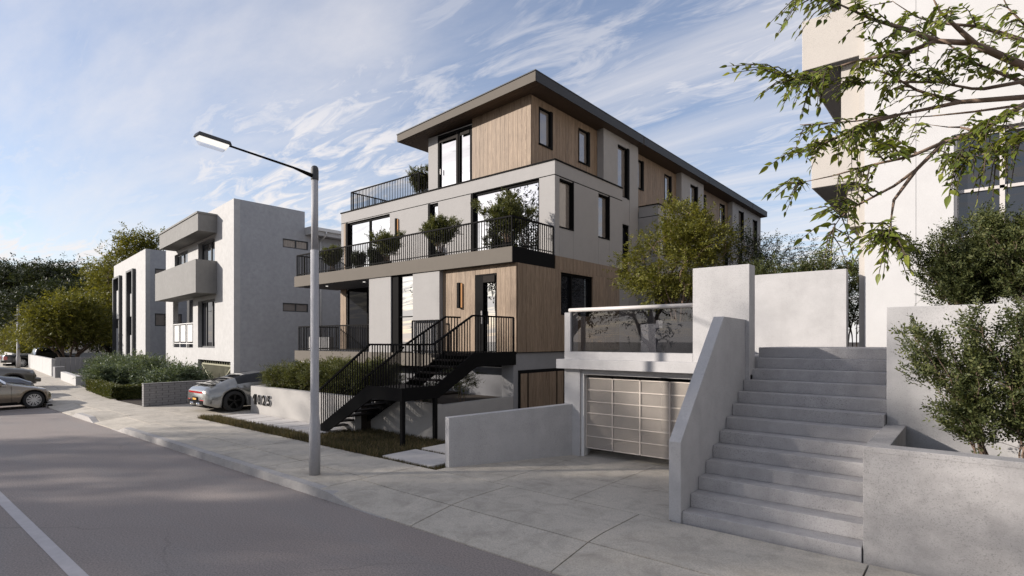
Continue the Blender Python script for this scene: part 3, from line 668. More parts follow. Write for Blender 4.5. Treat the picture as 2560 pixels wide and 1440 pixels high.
# soffit boards under the front overhang
pm = unit_box('soffit_board', 'walnut')
for i in range(4):
    yy = 14.2+0.15*i; s0 = rz(xl); a = math.atan(0.056)
    o = piece('soffit_board', pm, H, ((xl+xr)/2, yy+0.075, soffit((xl+xr)/2)-0.012), ((xr-xl)-0.02, 0.142, 0.010), (0, -a, 0))
# roof terrace railing
railing(H, [(-21.6, 20.0), (-21.6, 14.66), (-16.98, 14.66), (-16.98, 15.05)], [8.37]*4, [9.25]*4, 0.105)
# ground floor front
MB().box(-17.12, -15.86, 12.38, 12.7, 2.175, 4.877).build('wall_panel', 'house_grey', H); MB().box(-14.67, -13.36, 12.38, 12.75, 2.175, 4.877).build('wall_panel', 'house_grey', H)
boxpart('reveal', 'black_metal', H, -15.86, -15.50, 12.43, 12.75, 2.175, 4.877)
window(H, 'Y', 12.47, -15.52, -14.66, 2.18, 4.86, fw=0.04, trans=(3.42,), depth=0.1)
DOOR1 = (-11.90, -11.02, 2.2, 4.62)
planks(H, 'Y', YW, -13.36, XS, 2.255, 4.875, holes=[DOOR1], w=0.205)
dr = window(H, 'Y', YW-0.03, *DOOR1, fw=0.05, glass='mirror_glass', depth=0.12, name='front_door'); boxpart('door_leaf', 'black_metal', dr, -11.85, -11.53, YW-0.07, YW-0.028, 2.25, 4.56); boxpart('rail', 'bronze_metal', dr, -11.53, -11.07, YW-0.068, YW-0.03, 4.36, 4.56); boxpart('handle', 'pale_metal', dr, -11.57, -11.545, YW-0.12, YW-0.071, 3.1, 3.5)
boxpart('wall_light', 'black_metal', H, -12.60, -12.50, YW-0.13, YW-0.02, 3.62, 4.42); boxpart('lamp_strip', 'amber_glow', H, -12.495, -12.475, YW-0.06, YW-0.021, 3.64, 4.40)
planks(H, 'X', XS-0.003, YW+0.025, 18.6, 2.255, 4.868, holes=[(14.78, 16.7, 3.42, 4.80)], out=1, w=0.21)
planks(H, 'X', XS-0.003, YU+0.01, 18.6, 4.872, 5.295, out=1, w=0.21, name='cladding')
w = window(H, 'X', XS-0.06, 14.78, 16.7, 3.42, 4.80, fw=0.07, mull=(15.5,), glass='dark_glass', depth=0.14, out=1)
boxpart('wall', 'grey_wall', H, -10.75, XS-0.04, 12.45, 18.6, 0.08, 2.25)
boxpart('flashing', 'black_metal', H, -13.3, XS+0.005, YW-0.03, YW-0.001, 2.20, 2.25); boxpart('flashing', 'black_metal', H, XS-0.02, XS+0.01, YW+0.0, 18.6, 2.235, 2.252)
# dark oak side door under the house
ud = boxpart('side_door', 'black_metal', H, XS-0.05, XS-0.015, 12.66, 15.4, 0.1, 1.72)
for (a, b) in ((12.75, 13.06), (13.13, 13.48), (13.485, 13.83), (13.835, 14.18), (14.185, 14.55), (14.62, 14.95)): boxpart('door_board', 'oak', ud, XS-0.016, XS-0.006, a, b-0.004, 0.12, 1.62)
# left recess with the lower deck
DK = boxpart('deck_slab', 'dark_base', H, -22.36, -13.35, 12.42, 14.6, 1.76, 2.165)
boxpart('fascia', 'taupe_board', DK, -22.38, -13.35, 12.38, 12.42, 1.74, 2.172); boxpart('fascia', 'taupe_board', DK, -22.38, -22.36, 12.42, 14.6, 1.74, 2.172)
railing(H, [(-22.2, 14.4), (-22.2, 12.48), (-17.14, 12.48)], [2.175]*3, [3.18]*3, 0.108)
railing(H, [(-14.6, 12.30), (-13.3, 12.30)], [2.175]*2, [3.25]*2, 0.1)
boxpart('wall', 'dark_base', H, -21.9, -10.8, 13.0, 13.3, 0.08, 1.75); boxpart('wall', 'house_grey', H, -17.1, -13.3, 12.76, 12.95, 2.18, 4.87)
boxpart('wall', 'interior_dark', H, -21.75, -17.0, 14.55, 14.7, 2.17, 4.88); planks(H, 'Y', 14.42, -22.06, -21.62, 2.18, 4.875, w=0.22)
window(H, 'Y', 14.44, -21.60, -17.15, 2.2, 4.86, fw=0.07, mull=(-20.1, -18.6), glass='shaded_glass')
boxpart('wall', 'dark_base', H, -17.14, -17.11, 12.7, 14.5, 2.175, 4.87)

# ------------------------------------------------------------------ black steel entry stair
S = thing('entry_staircase', (-11.2, 9.5, 0.1), 'black steel open-riser entry staircase with a turn, up to the front door', 'staircase')
m = MB()      # lower flight stringers: front and back
def stringer(y0, y1): return MB().prism([(-13.74, 0.09), (-13.50, 0.09), (-11.42, 1.17), (-10.26, 1.17), (-10.26, 1.48), (-11.60, 1.48), (-13.74, 0.30)], 'Y', y0, y1)
stringer(8.33, 8.37).build('stringer', 'black_metal', S); MB().prism([(-13.74, 0.09), (-13.50, 0.09), (-11.42, 1.17), (-11.42, 1.48), (-11.60, 1.48), (-13.74, 0.30)], 'Y', 9.33, 9.37).build('stringer', 'black_metal', S)
MB().prism([(8.37, 1.17), (9.50, 1.17), (10.86, 1.89), (12.52, 1.89), (12.52, 2.28), (10.76, 2.28), (9.40, 1.48), (8.37, 1.48)], 'X', -10.30, -10.26).build('stringer', 'black_metal', S)
MB().prism([(9.37, 1.17), (9.50, 1.17), (10.86, 1.89), (12.52, 1.89), (12.52, 2.28), (10.76, 2.28), (9.40, 1.48), (9.37, 1.48)], 'X', -11.44, -11.40).build('stringer', 'black_metal', S)
boxpart('landing', 'bronze_metal', S, -11.42, -10.30, 8.37, 9.33, 1.40, 1.46); boxpart('landing', 'bronze_metal', S, -11.40, -10.30, 10.76, 12.50, 2.18, 2.26); boxpart('landing_edge', 'black_metal', S, -13.34, -11.44, 12.0, 12.36, 2.05, 2.165)
tm = unit_box('tread', 'bronze_metal')
for i in range(7):
    x = -13.45+i*0.285; z = 0.255+0.155*i; piece('tread', tm, S, (x, 8.85, z), (0.27, 0.955, 0.04))
for i in range(4):
    piece('tread', tm, S, (-10.85, 9.55+0.30*i, 1.58+0.155*i), (1.09, 0.27, 0.04))
pm2 = unit_box('post', 'black_metal')
piece('post', pm2, S, (-10.32, 8.40, 0.09), (0.09, 0.09, 1.1)); piece('post', pm2, S, (-10.30, 9.40, 0.09), (0.09, 0.09, 1.1))
railing(S, [(-13.80, 8.35), (-11.52, 8.35), (-10.28, 8.35)], [0.27, 1.46, 1.46], [1.24, 2.50, 2.50], 0.10, post=False, low=False)
railing(S, [(-10.28, 8.35), (-10.28, 9.32), (-10.28, 10.72), (-10.28, 12.42)], [1.47, 1.47, 2.27, 2.27], [2.50, 2.50, 3.26, 3.26], 0.10, post=False, low=False)
boxpart('newel', 'black_metal', S, -10.30, -10.26, 12.39, 12.45, 2.27, 3.25)
railing(S, [(-13.80, 9.35), (-11.45, 9.35)], [0.27, 1.50], [1.20, 2.42], 0.115, post=False, low=False)
railing(S, [(-11.42, 9.42), (-11.42, 10.82), (-11.42, 11.40)], [1.5, 2.27, 2.27], [2.50, 3.26, 3.26], 0.10, post=False, low=False)
# ------------------------------------------------------------------ planters, low walls, garage and stone stair
def digit(ch, x, z, h, y):
    t = bpy.data.curves.new('digit', 'FONT'); t.body = ch; t.size = 1.0; t.extrude = 0.02; t.offset = 0.042; t.resolution_u = 4
    o = bpy.data.objects.new('digit_src', t); COL.objects.link(o); dg = bpy.context.evaluated_depsgraph_get(); dg.update(); me = bpy.data.meshes.new_from_object(o.evaluated_get(dg)); bpy.data.objects.remove(o)
    n = np.empty(len(me.vertices)*3); me.vertices.foreach_get('co', n); n = n.reshape(-1, 3); lo = n.min(0); hi = n.max(0); s = h/(hi[1]-lo[1])
    X = (n[:, 0]-lo[0])*s*(1.5 if ch == '1' else 1.08)+x; Z = (n[:, 1]-lo[1])*s+z; Y = y-(n[:, 2]-lo[2])/(hi[2]-lo[2])*0.020
    me.vertices.foreach_set('co', np.stack([X, Y, Z], 1).ravel()); me.materials.clear(); me.materials.append(MATS['digit_white']); me.materials.append(MATS['black_metal']); me.update()
    for p in me.polygons: p.material_index = 1 if p.normal.y < -0.8 else 0
    return me
PW = thing('number_wall', (-15, 9.0, 0.1), 'cream planter wall carrying the black house number 1025', 'planter')
boxpart('front_wall', 'soft_white', PW, -19.04, -13.0, 8.94, 9.14, 0.08, 1.05); boxpart('side_wall', 'soft_white', PW, -19.04, -18.84, 9.14, 12.6, 0.08, 1.05)
boxpart('soil_bed', 'soil', PW, -18.84, -13.0, 9.14, 13.0, 0.1, 0.92)
for ch, x in (('0', -18.55), ('2', -18.22), ('5', -17.89)): mesh_obj('digit', digit(ch, x+0.05, 0.45, 0.34, 8.922), None, PW)
MB().prism([(-18.74, 0.45), (-18.63, 0.45), (-18.63, 0.79), (-18.72, 0.79), (-18.82, 0.71), (-18.82, 0.63), (-18.74, 0.68)], 'Y', 8.90, 8.937).build('digit', 'black_metal', PW)
PB = thing('stair_planter', (-11.5, 9.5, 0.1), 'grey rendered planter wall under the black entry stair', 'planter')
boxpart('front_wall', 'soft_white', PB, -13.6, -10.30, 9.46, 9.64, 0.08, 1.0); boxpart('side_wall', 'soft_white', PB, -10.48, -10.30, 9.64, 12.44, 0.08, 0.97); boxpart('soil_bed', 'soil', PB, -13.6, -10.48, 9.64, 13.0, 0.1, 0.86)
LW = MB().add([(-7.95, 7.52, 0.08), (-7.80, 7.48, 0.08), (-6.62, 10.05, 0.08), (-6.80, 10.1, 0.08), (-7.95, 7.52, 1.11), (-7.80, 7.48, 1.11), (-6.62, 10.05, 1.24), (-6.80, 10.1, 1.24)], [(3, 2, 1, 0), (4, 5, 6, 7), (0, 1, 5, 4), (1, 2, 6, 5), (2, 3, 7, 6), (3, 0, 4, 7)]).build('driveway_wall', 'cast_concrete', None, bevel=0.006)
tagit(LW, 'low pale concrete wall slanting back beside the garage driveway', 'wall')
# paving strips before the number wall and stepping slabs by the stair
ps = unit_box('paving_strip', 'paver')
pv = thing('paving_strips', (-16, 8.3, 0.1), 'row of pale paving strips with dark joints before the number wall', 'paving')
for i, (a, b) in enumerate(zip([-18.93, -18.30, -17.46, -16.63, -15.79, -14.94, -14.10], [-18.33, -17.49, -16.66, -15.82, -14.97, -14.13, -13.30])): piece('paving_strip', ps, pv, ((a+b)/2, 8.33, 0.07), (b-a-0.035, 1.14, 0.075))
for i, (x0, x1, y0, y1, lab) in enumerate([(-9.64, -8.10, 7.30, 8.22, 'large stepping slab in the grass next to the pavement'), (-9.63, -8.0, 8.38, 9.2, 'stepping slab behind the first one, by the stair post')]):
    o = MB().box(x0, x1, y0, y1, 0.08, 0.17).build('stepping_slab', 'paver', None, bevel=0.01); tagit(o, lab, 'paving slab', 'stepping slabs by the stair')
# garage with the terrace on top
G = thing('garage', (-5, 10.2, 0.1), 'pale concrete garage with a mesh gate and a smoked glass terrace above', 'garage')
boxpart('pillar', 'cast_concrete', G, -6.84, -6.45, 10.0, 10.4, 0.1, 2.0); boxpart('wall', 'cast_concrete', G, -6.84, -6.6, 10.4, 19, 0.1, 2.2)
boxpart('jamb', 'white_paint', G, -6.45, -6.38, 10.05, 10.2, 0.1, 1.9)
boxpart('ledge', 'cast_concrete', G, -6.95, -3.23, 9.84, 10.4, 2.0, 2.2, bevel=0.006); boxpart('lintel', 'cast_concrete', G, -6.45, -3.0, 10.06, 10.4, 1.88, 2.0)
boxpart('upstand', 'cast_concrete', G, -6.84, -4.0, 10.0, 10.3, 2.2, 2.36); boxpart('post', 'cast_concrete', G, -6.84, -6.69, 10.0, 10.3, 2.36, 3.2, bevel=0.005)
boxpart('pier', 'cast_concrete', G, -4.0, -3.0, 10.003, 10.32, 0.1, 3.92, bevel=0.006)
boxpart('glass_panel', 'smoked_glass', G, -6.69, -4.0, 10.06, 10.075, 2.37, 3.2)
MB().tube((-6.76, 10.07, 3.25), (-4.0, 10.07, 3.25), 0.042, 0.042, 14).build('handrail', 'pale_metal', G, smooth=True)
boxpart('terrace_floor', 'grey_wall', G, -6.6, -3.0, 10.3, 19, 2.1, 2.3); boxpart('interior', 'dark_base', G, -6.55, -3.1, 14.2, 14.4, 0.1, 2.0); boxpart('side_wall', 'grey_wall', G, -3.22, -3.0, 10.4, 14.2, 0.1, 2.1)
boxpart('terrace_wall', 'grey_wall', G, -6.6, -3.2, 13.1, 13.3, 2.3, 3.02); boxpart('terrace_wall', 'grey_wall', G, -5.15, -5.0, 10.9, 13.1, 2.3, 3.02)
boxpart('planter_soil', 'soil', G, -6.6, -3.2, 13.3, 18, 2.3, 2.9)
GT = MB(); gx0, gx1, gz0, gz1, gy = -6.36, -3.26, 0.33, 1.80, 10.14
cols = [gx0+(gx1-gx0)*i/5 for i in range(6)]; rows = [gz0+(gz1-gz0)*j/6 for j in range(7)]
for x in cols: GT.box(x-0.013, x+0.013, gy-0.02, gy+0.02, gz0, gz1)
for z in rows:
    for a, b in zip(cols, cols[1:]): GT.box(a+0.013, b-0.013, gy-0.017, gy+0.017, z-0.011, z+0.011)
GT = GT.build('gate', 'gate_paint', G, weld=False)
m = MB(); s = 0.034; wd = 0.0066; y = gy
def clipseg(x0, z0, dx, dz):
    t0 = max((gx0-x0)/dx if dx > 0 else (gx1-x0)/dx, (gz0-z0)/dz); t1 = min((gx1-x0)/dx if dx > 0 else (gx0-x0)/dx, (gz1-z0)/dz); return t0, t1
for sg in (1, -1):
    c = gx0-3
    while c < gx1+3:
        t0, t1 = clipseg(c, gz0, sg*1.0, 0.78)
        if t1 > t0+0.01:
            p = (c+sg*t0, gz0+0.78*t0); q = (c+sg*t1, gz0+0.78*t1); yy = y-0.003*sg
            m.add([(p[0]-wd, yy, p[1]), (p[0]+wd, yy, p[1]), (q[0]+wd, yy, q[1]), (q[0]-wd, yy, q[1])], [(0, 1, 2, 3)])
        c += s
ms = m.build('mesh_infill', 'gate_paint', GT, weld=False); ms['kind'] = 'stuff'
# stone staircase between the cheek wall and the planters
ST = thing('stone_staircase', (-2, 8.8, 0.1), 'wide grey concrete staircase with a sloping pale cheek wall', 'staircase')
sx = MB().box(-3.06, -0.98, 0, 0.33, 0, 0.1825).mesh('step'); sx.materials.append(MATS['step_concrete'])
for i in range(13):
    o = piece('step', sx, ST, (0, 7.28+0.289*i, 0.1+0.1825*i)); b = o.modifiers.new('edge', 'BEVEL'); b.width = 0.008; b.segments = 2
boxpart('stair_body', 'step_concrete', ST, -3.05, -0.99, 11.05, 12.6, 0.1, 2.45); MB().prism([(7.55, 0.1), (11.05, 0.1), (11.05, 2.26), (10.8, 2.26)], 'X', -3.05, -0.99).build('stair_body', 'step_concrete', ST)
boxpart('landing', 'step_concrete', ST, -3.06, -0.98, 11.06, 12.7, 2.45, 2.4725)
MB().prism([(7.25, 0.08), (10.0, 0.08), (10.0, 2.96), (8.94, 2.98), (7.25, 1.22)], 'X', -3.235, -3.065).build('cheek_wall', 'cast_concrete', ST, bevel=0.006)
BW = MB().box(-3.95, -1.97, 12.72, 12.95, 2.3, 4.02).build('landing_wall', 'cast_concrete', None, bevel=0.006); tagit(BW, 'pale concrete screen wall at the head of the stone stairs', 'wall')
RP = thing('corner_planter', (0.5, 8.2, 0.1), 'speckled concrete planter next to the foot of the stone stairs', 'planter')
MB().box(-0.97, 4.5, 7.30, 7.56, 0.05, 1.42).build('front_wall', 'planter_concrete', RP, bevel=0.006); boxpart('side_wall', 'planter_concrete', RP, -0.97, -0.74, 7.56, 9.44, 0.05, 1.42, bevel=0.006); boxpart('soil_bed', 'soil', RP, -0.74, 4.5, 7.56, 9.44, 0.1, 1.12)
boxpart('coping_line', 'planter_concrete', RP, -0.969, 4.5, 7.296, 7.302, 1.36, 1.365)
RW = thing('terrace_planter', (1, 10, 0.1), 'tall pale concrete retaining wall of the upper planter', 'planter')
boxpart('front_wall', 'cast_concrete', RW, -0.97, 4.5, 9.45, 9.7, 0.1, 3.07, bevel=0.006); boxpart('side_wall', 'cast_concrete', RW, -0.97, -0.75, 9.7, 12.95, 0.1, 2.9); boxpart('soil_bed', 'soil', RW, -0.75, 4.5, 9.7, 12.95, 0.3, 2.85)
# ------------------------------------------------------------------ white apartment building on the right
RB = thing('white_apartment_block', (1, 16, 0.1), 'tall white apartment block with cream balconies behind the overhanging branches', 'building')
WIN = (-0.31, 3.2, 3.4, 6.36)
MB().wall('Y', 13.0, 13.3, (-1.70, 6.0), (0.1, 15), [WIN, (-0.31, 3.2, 9.0, 12.0)]).build('wall', 'bright_white', RB)
boxpart('wall', 'cream_stucco', RB, -1.81, -1.701, 13.12, 30, 0.1, 15); boxpart('seam', 'grey_wall', RB, -0.876, -0.868, 12.998, 13.01, 0.1, 15)
w = window(RB, 'Y', 13.10, *WIN, fw=0.07, mull=(0.36, 1.2, 2.1), trans=(4.5, 5.32), glass='dark_glass', frame='pale_metal'); boxpart('reveal', 'dark_base', w, -0.312, -0.26, 13.005, 13.09, 3.4, 6.36)
window(RB, 'Y', 13.10, -0.31, 3.2, 9.0, 12.0, fw=0.07, mull=(0.36, 1.2, 2.1), trans=(10.5,), glass='dark_glass', frame='pale_metal')
boxpart('core', 'interior_dark', RB, -1.70, 6.0, 13.6, 30, 0.1, 14.9)
for (x, z0, z1, yy) in ((-2.86, 8.36, 9.42, 13.15), (-2.68, 5.82, 6.84, 13.15), (-2.86, 11.1, 12.2, 13.15)):
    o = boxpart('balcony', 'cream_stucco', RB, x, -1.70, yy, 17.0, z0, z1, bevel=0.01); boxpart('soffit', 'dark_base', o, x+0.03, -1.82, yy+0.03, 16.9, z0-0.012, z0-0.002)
boxpart('balcony_back', 'cream_stucco', RB, -2.17, -1.815, 13.4, 20, 6.85, 8.34); boxpart('balcony_back', 'cream_stucco', RB, -2.17, -1.815, 13.4, 20, 9.43, 11.08); boxpart('balcony_back', 'cream_stucco', RB, -2.06, -1.815, 13.4, 20, 4.96, 5.8)
# ------------------------------------------------------------------ white apartment house on the left, its front turned with the street
LC = (-27.52, 12.10)
def lx(u, v, z): return (LC[0]-0.9935*u, LC[1]+0.1136*u+v, z)
L = thing('white_flats', (-34, 16, 0.1), 'white three-storey flats with grey concrete balcony and canopy', 'building')
def lbox(name, mat, par, *b, bevel=0.0): return MB(lx).box(*b).build(name, mat, par, bevel)
HL = [(8.2, 11.25, 6.0, 7.93), (3.0, 6.05, 5.3, 8.02), (7.1, 11.65, 2.17, 5.02), (3.0, 6.1, 2.20, 4.78), (0.5, 6.1, 0.1, 1.55)]
MB(lx).wall('Y', 0, 0.3, (0, 13.5), (0.05, 9.46), HL).build('front_wall', 'white_stucco', L)
SW = [(2.47, 3.90, 7.42, 7.88), (2.46, 3.90, 4.10, 4.55)]
m = MB(lambda a, u, z: (LC[0]+a, LC[1]+u, z)); m.wall('X', -0.3, 0.0, (0.0, 3.70), (0.05, 9.46), SW[:0]); 
L2 = MB().wall('X', LC[0]-0.3, LC[0], (LC[1]+0.30, LC[1]+3.70), (0.05, 9.46), [(14.57, 15.80, 7.42, 7.88), (14.57, 15.80, 4.10, 4.55)]).build('side_wall', 'shaded_side_render', L)
MB().wall('X', LC[0]-0.3, LC[0]-0.002, (LC[1]+3.70, LC[1]+16), (0.05, 8.2), [(15.80, 16.0, 7.42, 7.88), (15.80, 16.0, 4.10, 4.55)]).build('side_wall', 'shaded_side_render', L)
lbox('rear_wall', 'white_stucco', L, 0.3, 13.5, 3.4, 3.7, 8.2, 9.46)
for z0, z1 in ((7.42, 7.88), (4.10, 4.55)): window(L, 'X', LC[0]-0.02, 14.57, 16.0, z0, z1, fw=0.05, mull=(15.3,), glass='side_glass', frame='dark_cap', out=1)
ev = MB().box(LC[0]-6, LC[0]+0.55, LC[1]+3.72, LC[1]+16, 8.22, 8.62).build('eaves', 'white_stucco', L); boxpart('gutter', 'white_paint', ev, LC[0]+0.552, LC[0]+0.64, LC[1]+3.72, LC[1]+16, 8.45, 8.62)
MB().tube((LC[0]+0.62, LC[1]+4.6, 8.45), (LC[0]+0.62, LC[1]+4.6, 8.28), 0.04, 0.04, 8).tube((LC[0]+0.62, LC[1]+4.6, 8.28), (LC[0]+0.06, LC[1]+4.6, 8.0), 0.04, 0.04, 8).tube((LC[0]+0.06, LC[1]+4.6, 8.0), (LC[0]+0.06, LC[1]+4.6, 2.5), 0.04, 0.04, 8).build('downpipe', 'white_paint', ev, smooth=True)
lbox('core', 'interior_dark', L, 0.35, 13.2, 1.2, 3.4, 0.1, 9.3); boxpart('core', 'interior_dark', L, LC[0]-12, LC[0]-0.35, 16.0, 28, 0.1, 8.2)
cp = lbox('canopy', 'balcony_concrete', L, 2.62, 10.9, -0.92, -0.002, 8.15, 9.02); lbox('canopy_edge', 'balcony_concrete', cp, 2.58, 10.94, -0.97, -0.003, 9.02, 9.11)
bc = lbox('balcony', 'balcony_concrete', L, 2.65, 11.55, -1.02, -0.90, 5.02, 6.70); lbox('balcony_side', 'balcony_concrete', bc, 2.65, 2.77, -0.90, -0.002, 5.02, 6.70); lbox('balcony_floor', 'balcony_concrete', bc, 2.77, 11.55, -0.90, -0.002, 5.02, 5.20); lbox('balcony_side', 'balcony_concrete', bc, 11.43, 11.55, -0.90, -0.002, 5.2, 6.70)
def lwin(u0, u1, z0, z1, mulls, glass='dark_glass', v=0.16, fw=0.09, frame='dark_cap', name='window'):
    m = MB(lx); m.box(u0, u0+fw, v, v+0.08, z0, z1).box(u1-fw, u1, v, v+0.08, z0, z1).box(u0+fw, u1-fw, v, v+0.08, z1-fw, z1).box(u0+fw, u1-fw, v, v+0.08, z0, z0+fw)
    for c in mulls: m.box(c-fw/2, c+fw/2, v, v+0.08, z0+fw, z1-fw)
    w = m.build(name, frame, L, weld=False); e = [u0+fw]+list(mulls)+[u1-fw]
    for a, b in zip(e, e[1:]): MB(lx).box(a, b, v+0.04, v+0.05, z0+fw, z1-fw).build('pane', glass, w)
    return w
lwin(8.2, 11.25, 6.0, 7.93, (9.7,), 'grey_glass'); lwin(3.0, 6.05, 5.3, 8.02, (4.4,), 'grey_glass', v=0.22); lwin(3.0, 6.1, 2.2, 4.78, (4.1, 5.2), v=0.2)
lbox('loggia_wall', 'grey_wall', L, 7.1, 11.65, 1.0, 1.1, 2.17, 5.02); lbox('loggia_floor', 'grey_wall', L, 7.1, 11.65, 0.3, 1.0, 2.0, 2.17); lbox('loggia_side', 'grey_wall', L, 6.98, 7.1, 0.3, 1.1, 2.17, 5.02)
rl = MB(lx)
for z in (2.42, 3.6): rl.box(7.1, 11.65, 0.02, 0.07, z-0.025, z+0.025)
for u in (7.13, 8.6, 10.1, 11.6): rl.box(u-0.04, u+0.04, 0.025, 0.065, 2.17, 3.6)
rl = rl.build('loggia_rail', 'white_paint', L, weld=False)
for u in (7.35, 8.85, 10.35): MB(lx).box(u, u+1.05, 0.03, 0.06, 2.52, 3.52).build('panel', 'white_paint', rl)
gt = MB(lx); gt.box(0.7, 6.0, 0.18, 0.22, 1.28, 1.36).box(0.7, 6.0, 0.18, 0.22, 0.12, 0.2).box(0.7, 0.78, 0.18, 0.22, 0.2, 1.28).box(5.92, 6.0, 0.18, 0.22, 0.2, 1.28)
gt = gt.build('garage_gate', 'gate_green', L, weld=False)
for (a, b) in (((0.78, 1.28), (2.9, 0.2)), ((5.92, 1.28), (3.6, 0.2))):
    MB().bar(lx(a[0], 0.17, a[1]), lx(b[0], 0.17, b[1]), 0.04, 0.07).build('brace', 'gate_green', gt)
gb = unit_box('gate_bar', 'gate_green')
for i in range(26): p = lx(0.9+0.195*i, 0.205, 0.2); piece('gate_bar', gb, gt, p, (0.03, 0.03, 1.08 if i % 2 else 1.30))
# far white building with window strips
FC = (-46.0, 14.0)
def fx(u, v, z): return (FC[0]-0.9936*u, FC[1]+0.1150*u+v, z)
F = thing('distant_flats', (-52, 18, 0.1), 'farther white block with two tall dark-framed window strips', 'building')
FH = [(9.15, 12.4, 0.2, 7.98), (3.5, 6.25, 0.2, 8.02)]
MB(fx).wall('Y', 0, 0.3, (0, 13.1), (0.05, 9.21), FH).build('front_wall', 'white_stucco', F)
MB().wall('X', FC[0]-0.3, FC[0], (FC[1]+0.3, 30), (0.05, 9.21), [(14.6, 16.4, 6.9, 7.85), (14.6, 16.4, 3.65, 4.57)]).build('side_wall', 'shaded_side_render', F)
for z0, z1 in ((6.9, 7.85), (3.65, 4.57)): window(F, 'X', FC[0]-0.02, 14.6, 16.4, z0, z1, fw=0.06, mull=(15.3,), glass='side_glass', frame='dark_cap', out=1)
MB(fx).box(0.4, 12.9, 0.6, 14, 0.1, 9.1).build('core', 'interior_dark', F)
for (u0, u1, wz) in ((9.15, 12.4, ((6.92, 7.9), (3.64, 4.47))), (3.5, 6.25, ((6.3, 7.95), (3.02, 4.5)))):
    m = MB(fx); m.box(u0, u0+0.35, -0.22, 0.3, 0.2, wz[0][1]+0.15).box(u1-0.35, u1, -0.22, 0.3, 0.2, wz[0][1]+0.15).box(u0+0.35, u1-0.35, -0.22, 0.3, wz[0][1], wz[0][1]+0.15)
    fr = m.build('window_strip', 'dark_cap', F, weld=False)
    e = [0.2]+sorted([z for w in wz for z in w])
    MB(fx).box(u0+0.35, u1-0.35, 0.02, 0.3, 0.2, e[1]).box(u0+0.35, u1-0.35, 0.02, 0.3, e[2], e[3]).build('spandrel', 'white_stucco', fr, weld=False)
    for z0, z1 in wz:
        c = (u0+u1)/2; MB(fx).box(c-0.08, c+0.08, 0.10, 0.16, z0, z1).box(u0+0.35, u1-0.35, 0.1, 0.16, z0, z0+0.09).build('mullion', 'dark_cap', fr, weld=False)
        MB(fx).box(u0+0.35, c-0.08, 0.17, 0.19, z0, z1).build('pane', 'dark_glass', fr); MB(fx).box(c+0.08, u1-0.35, 0.17, 0.19, z0, z1).build('pane', 'dark_glass', fr)
# ------------------------------------------------------------------ walls and fences along the left
BWL = thing('brick_wall', (-23.6, 10, 0.1), 'low grey brick wall beside the driveway with the silver coupe', 'wall')
BWL_core = boxpart('mortar_core', 'mortar', BWL, -23.70, -23.555, 7.12, 14.0, 0.08, 0.985)
bm_ = unit_box('brick', 'brick_grey'); rr = random.Random(3); nC = 10; ch = 0.0895
for r in range(nC):
    y = 7.10-(0.21 if r % 2 else 0)
    while y < 13.9:
        a, b = max(7.10, y), min(13.95, y+0.405)
        if b-a > 0.06: piece('brick', bm_, BWL, (-23.625+rr.uniform(-0.002, 0.002), (a+b)/2, 0.09+r*ch), (0.165, b-a-0.012, ch-0.011))
        y += 0.42
boxpart('cap', 'brick_grey', BWL, -23.72, -23.53, 7.09, 13.95, 0.987, 1.01)
def fy(x): return 7.14+(-27.6-x)*0.0966
def run(x0, x1, off0, off1, z0, z1, mat, name, par=None, bevel=0):
    return MB(lambda x, t, z: (x, fy(x)+t, z)).box(x1, x0, off0, off1, z0, z1).build(name, mat, par, bevel)
wp = thing('white_planter', (-40, 8.6, 0.1), 'low white planter wall farther down the pavement, before the silvery bushes', 'planter')
run(-37.36, -43.62, 0, 0.25, 0.08, 0.66, 'white_stucco', 'front_wall', wp); boxpart('side_wall', 'white_stucco', wp, -37.62, -37.36, fy(-37.4)+0.25, 12.2, 0.08, 0.66); boxpart('soil_bed', 'soil', wp, -43.5, -37.62, 9.2, 12.5, 0.1, 0.5)
wf = thing('white_garden_wall', (-57, 10, 0.1), 'long white garden wall under the round olive-green tree', 'wall')
for a, b in ((-48.3, -54.4), (-54.45, -60.4), (-60.45, -66.4)): run(a, b, 0, 0.2, 0.08, 1.33, 'white_stucco', 'wall_panel', wf)
boxpart('cap', 'white_stucco', wf, -48.45, -48.28, fy(-48.3)-0.02, fy(-48.3)+0.1, 0.08, 1.36)
cf = thing('board_fence', (-48.3, 11, 0.1), 'grey vertical board fence closing the side of the white garden wall', 'fence')
fb = unit_box('fence_board', 'grey_wall')
for i in range(16): piece('fence_board', fb, cf, (-48.25, fy(-48.3)+0.2+0.27*i+0.13, 0.08), (0.05, 0.255, 1.36))
mb_ = boxpart('meter_box', 'grey_wall', None, -46.9, -46.3, fy(-46.6)-0.05, fy(-46.6)+0.5, 0.08, 0.86); tagit(mb_, 'small grey utility box between the board fence and the white planter', 'utility box')
fw2 = thing('end_wall', (-76, 11, 0.1), 'white wall at the end of the pavement, by the pickup truck', 'wall')
run(-70.9, -95, -0.9, -0.7, 0.08, 1.33, 'white_stucco', 'front_wall', fw2); boxpart('side_wall', 'white_stucco', fw2, -71.1, -70.88, fy(-71)-0.7, 17.5, 0.08, 1.33)
gs = thing('gate_screen', (-23, 14, 0.1), 'grey side wall with a narrow board gate between the two houses', 'wall')
boxpart('wall', 'grey_wall', gs, -24.1, -22.6, 14.2, 14.4, 0.1, 2.75); boxpart('end_post', 'cast_concrete', gs, -24.25, -24.1, 14.1, 14.45, 0.1, 2.77)
for i in range(6): boxpart('gate_board', 'pale_metal', gs, -25.6+0.22*i, -25.6+0.22*i+0.21, 14.3, 14.34, 0.1, 1.75)
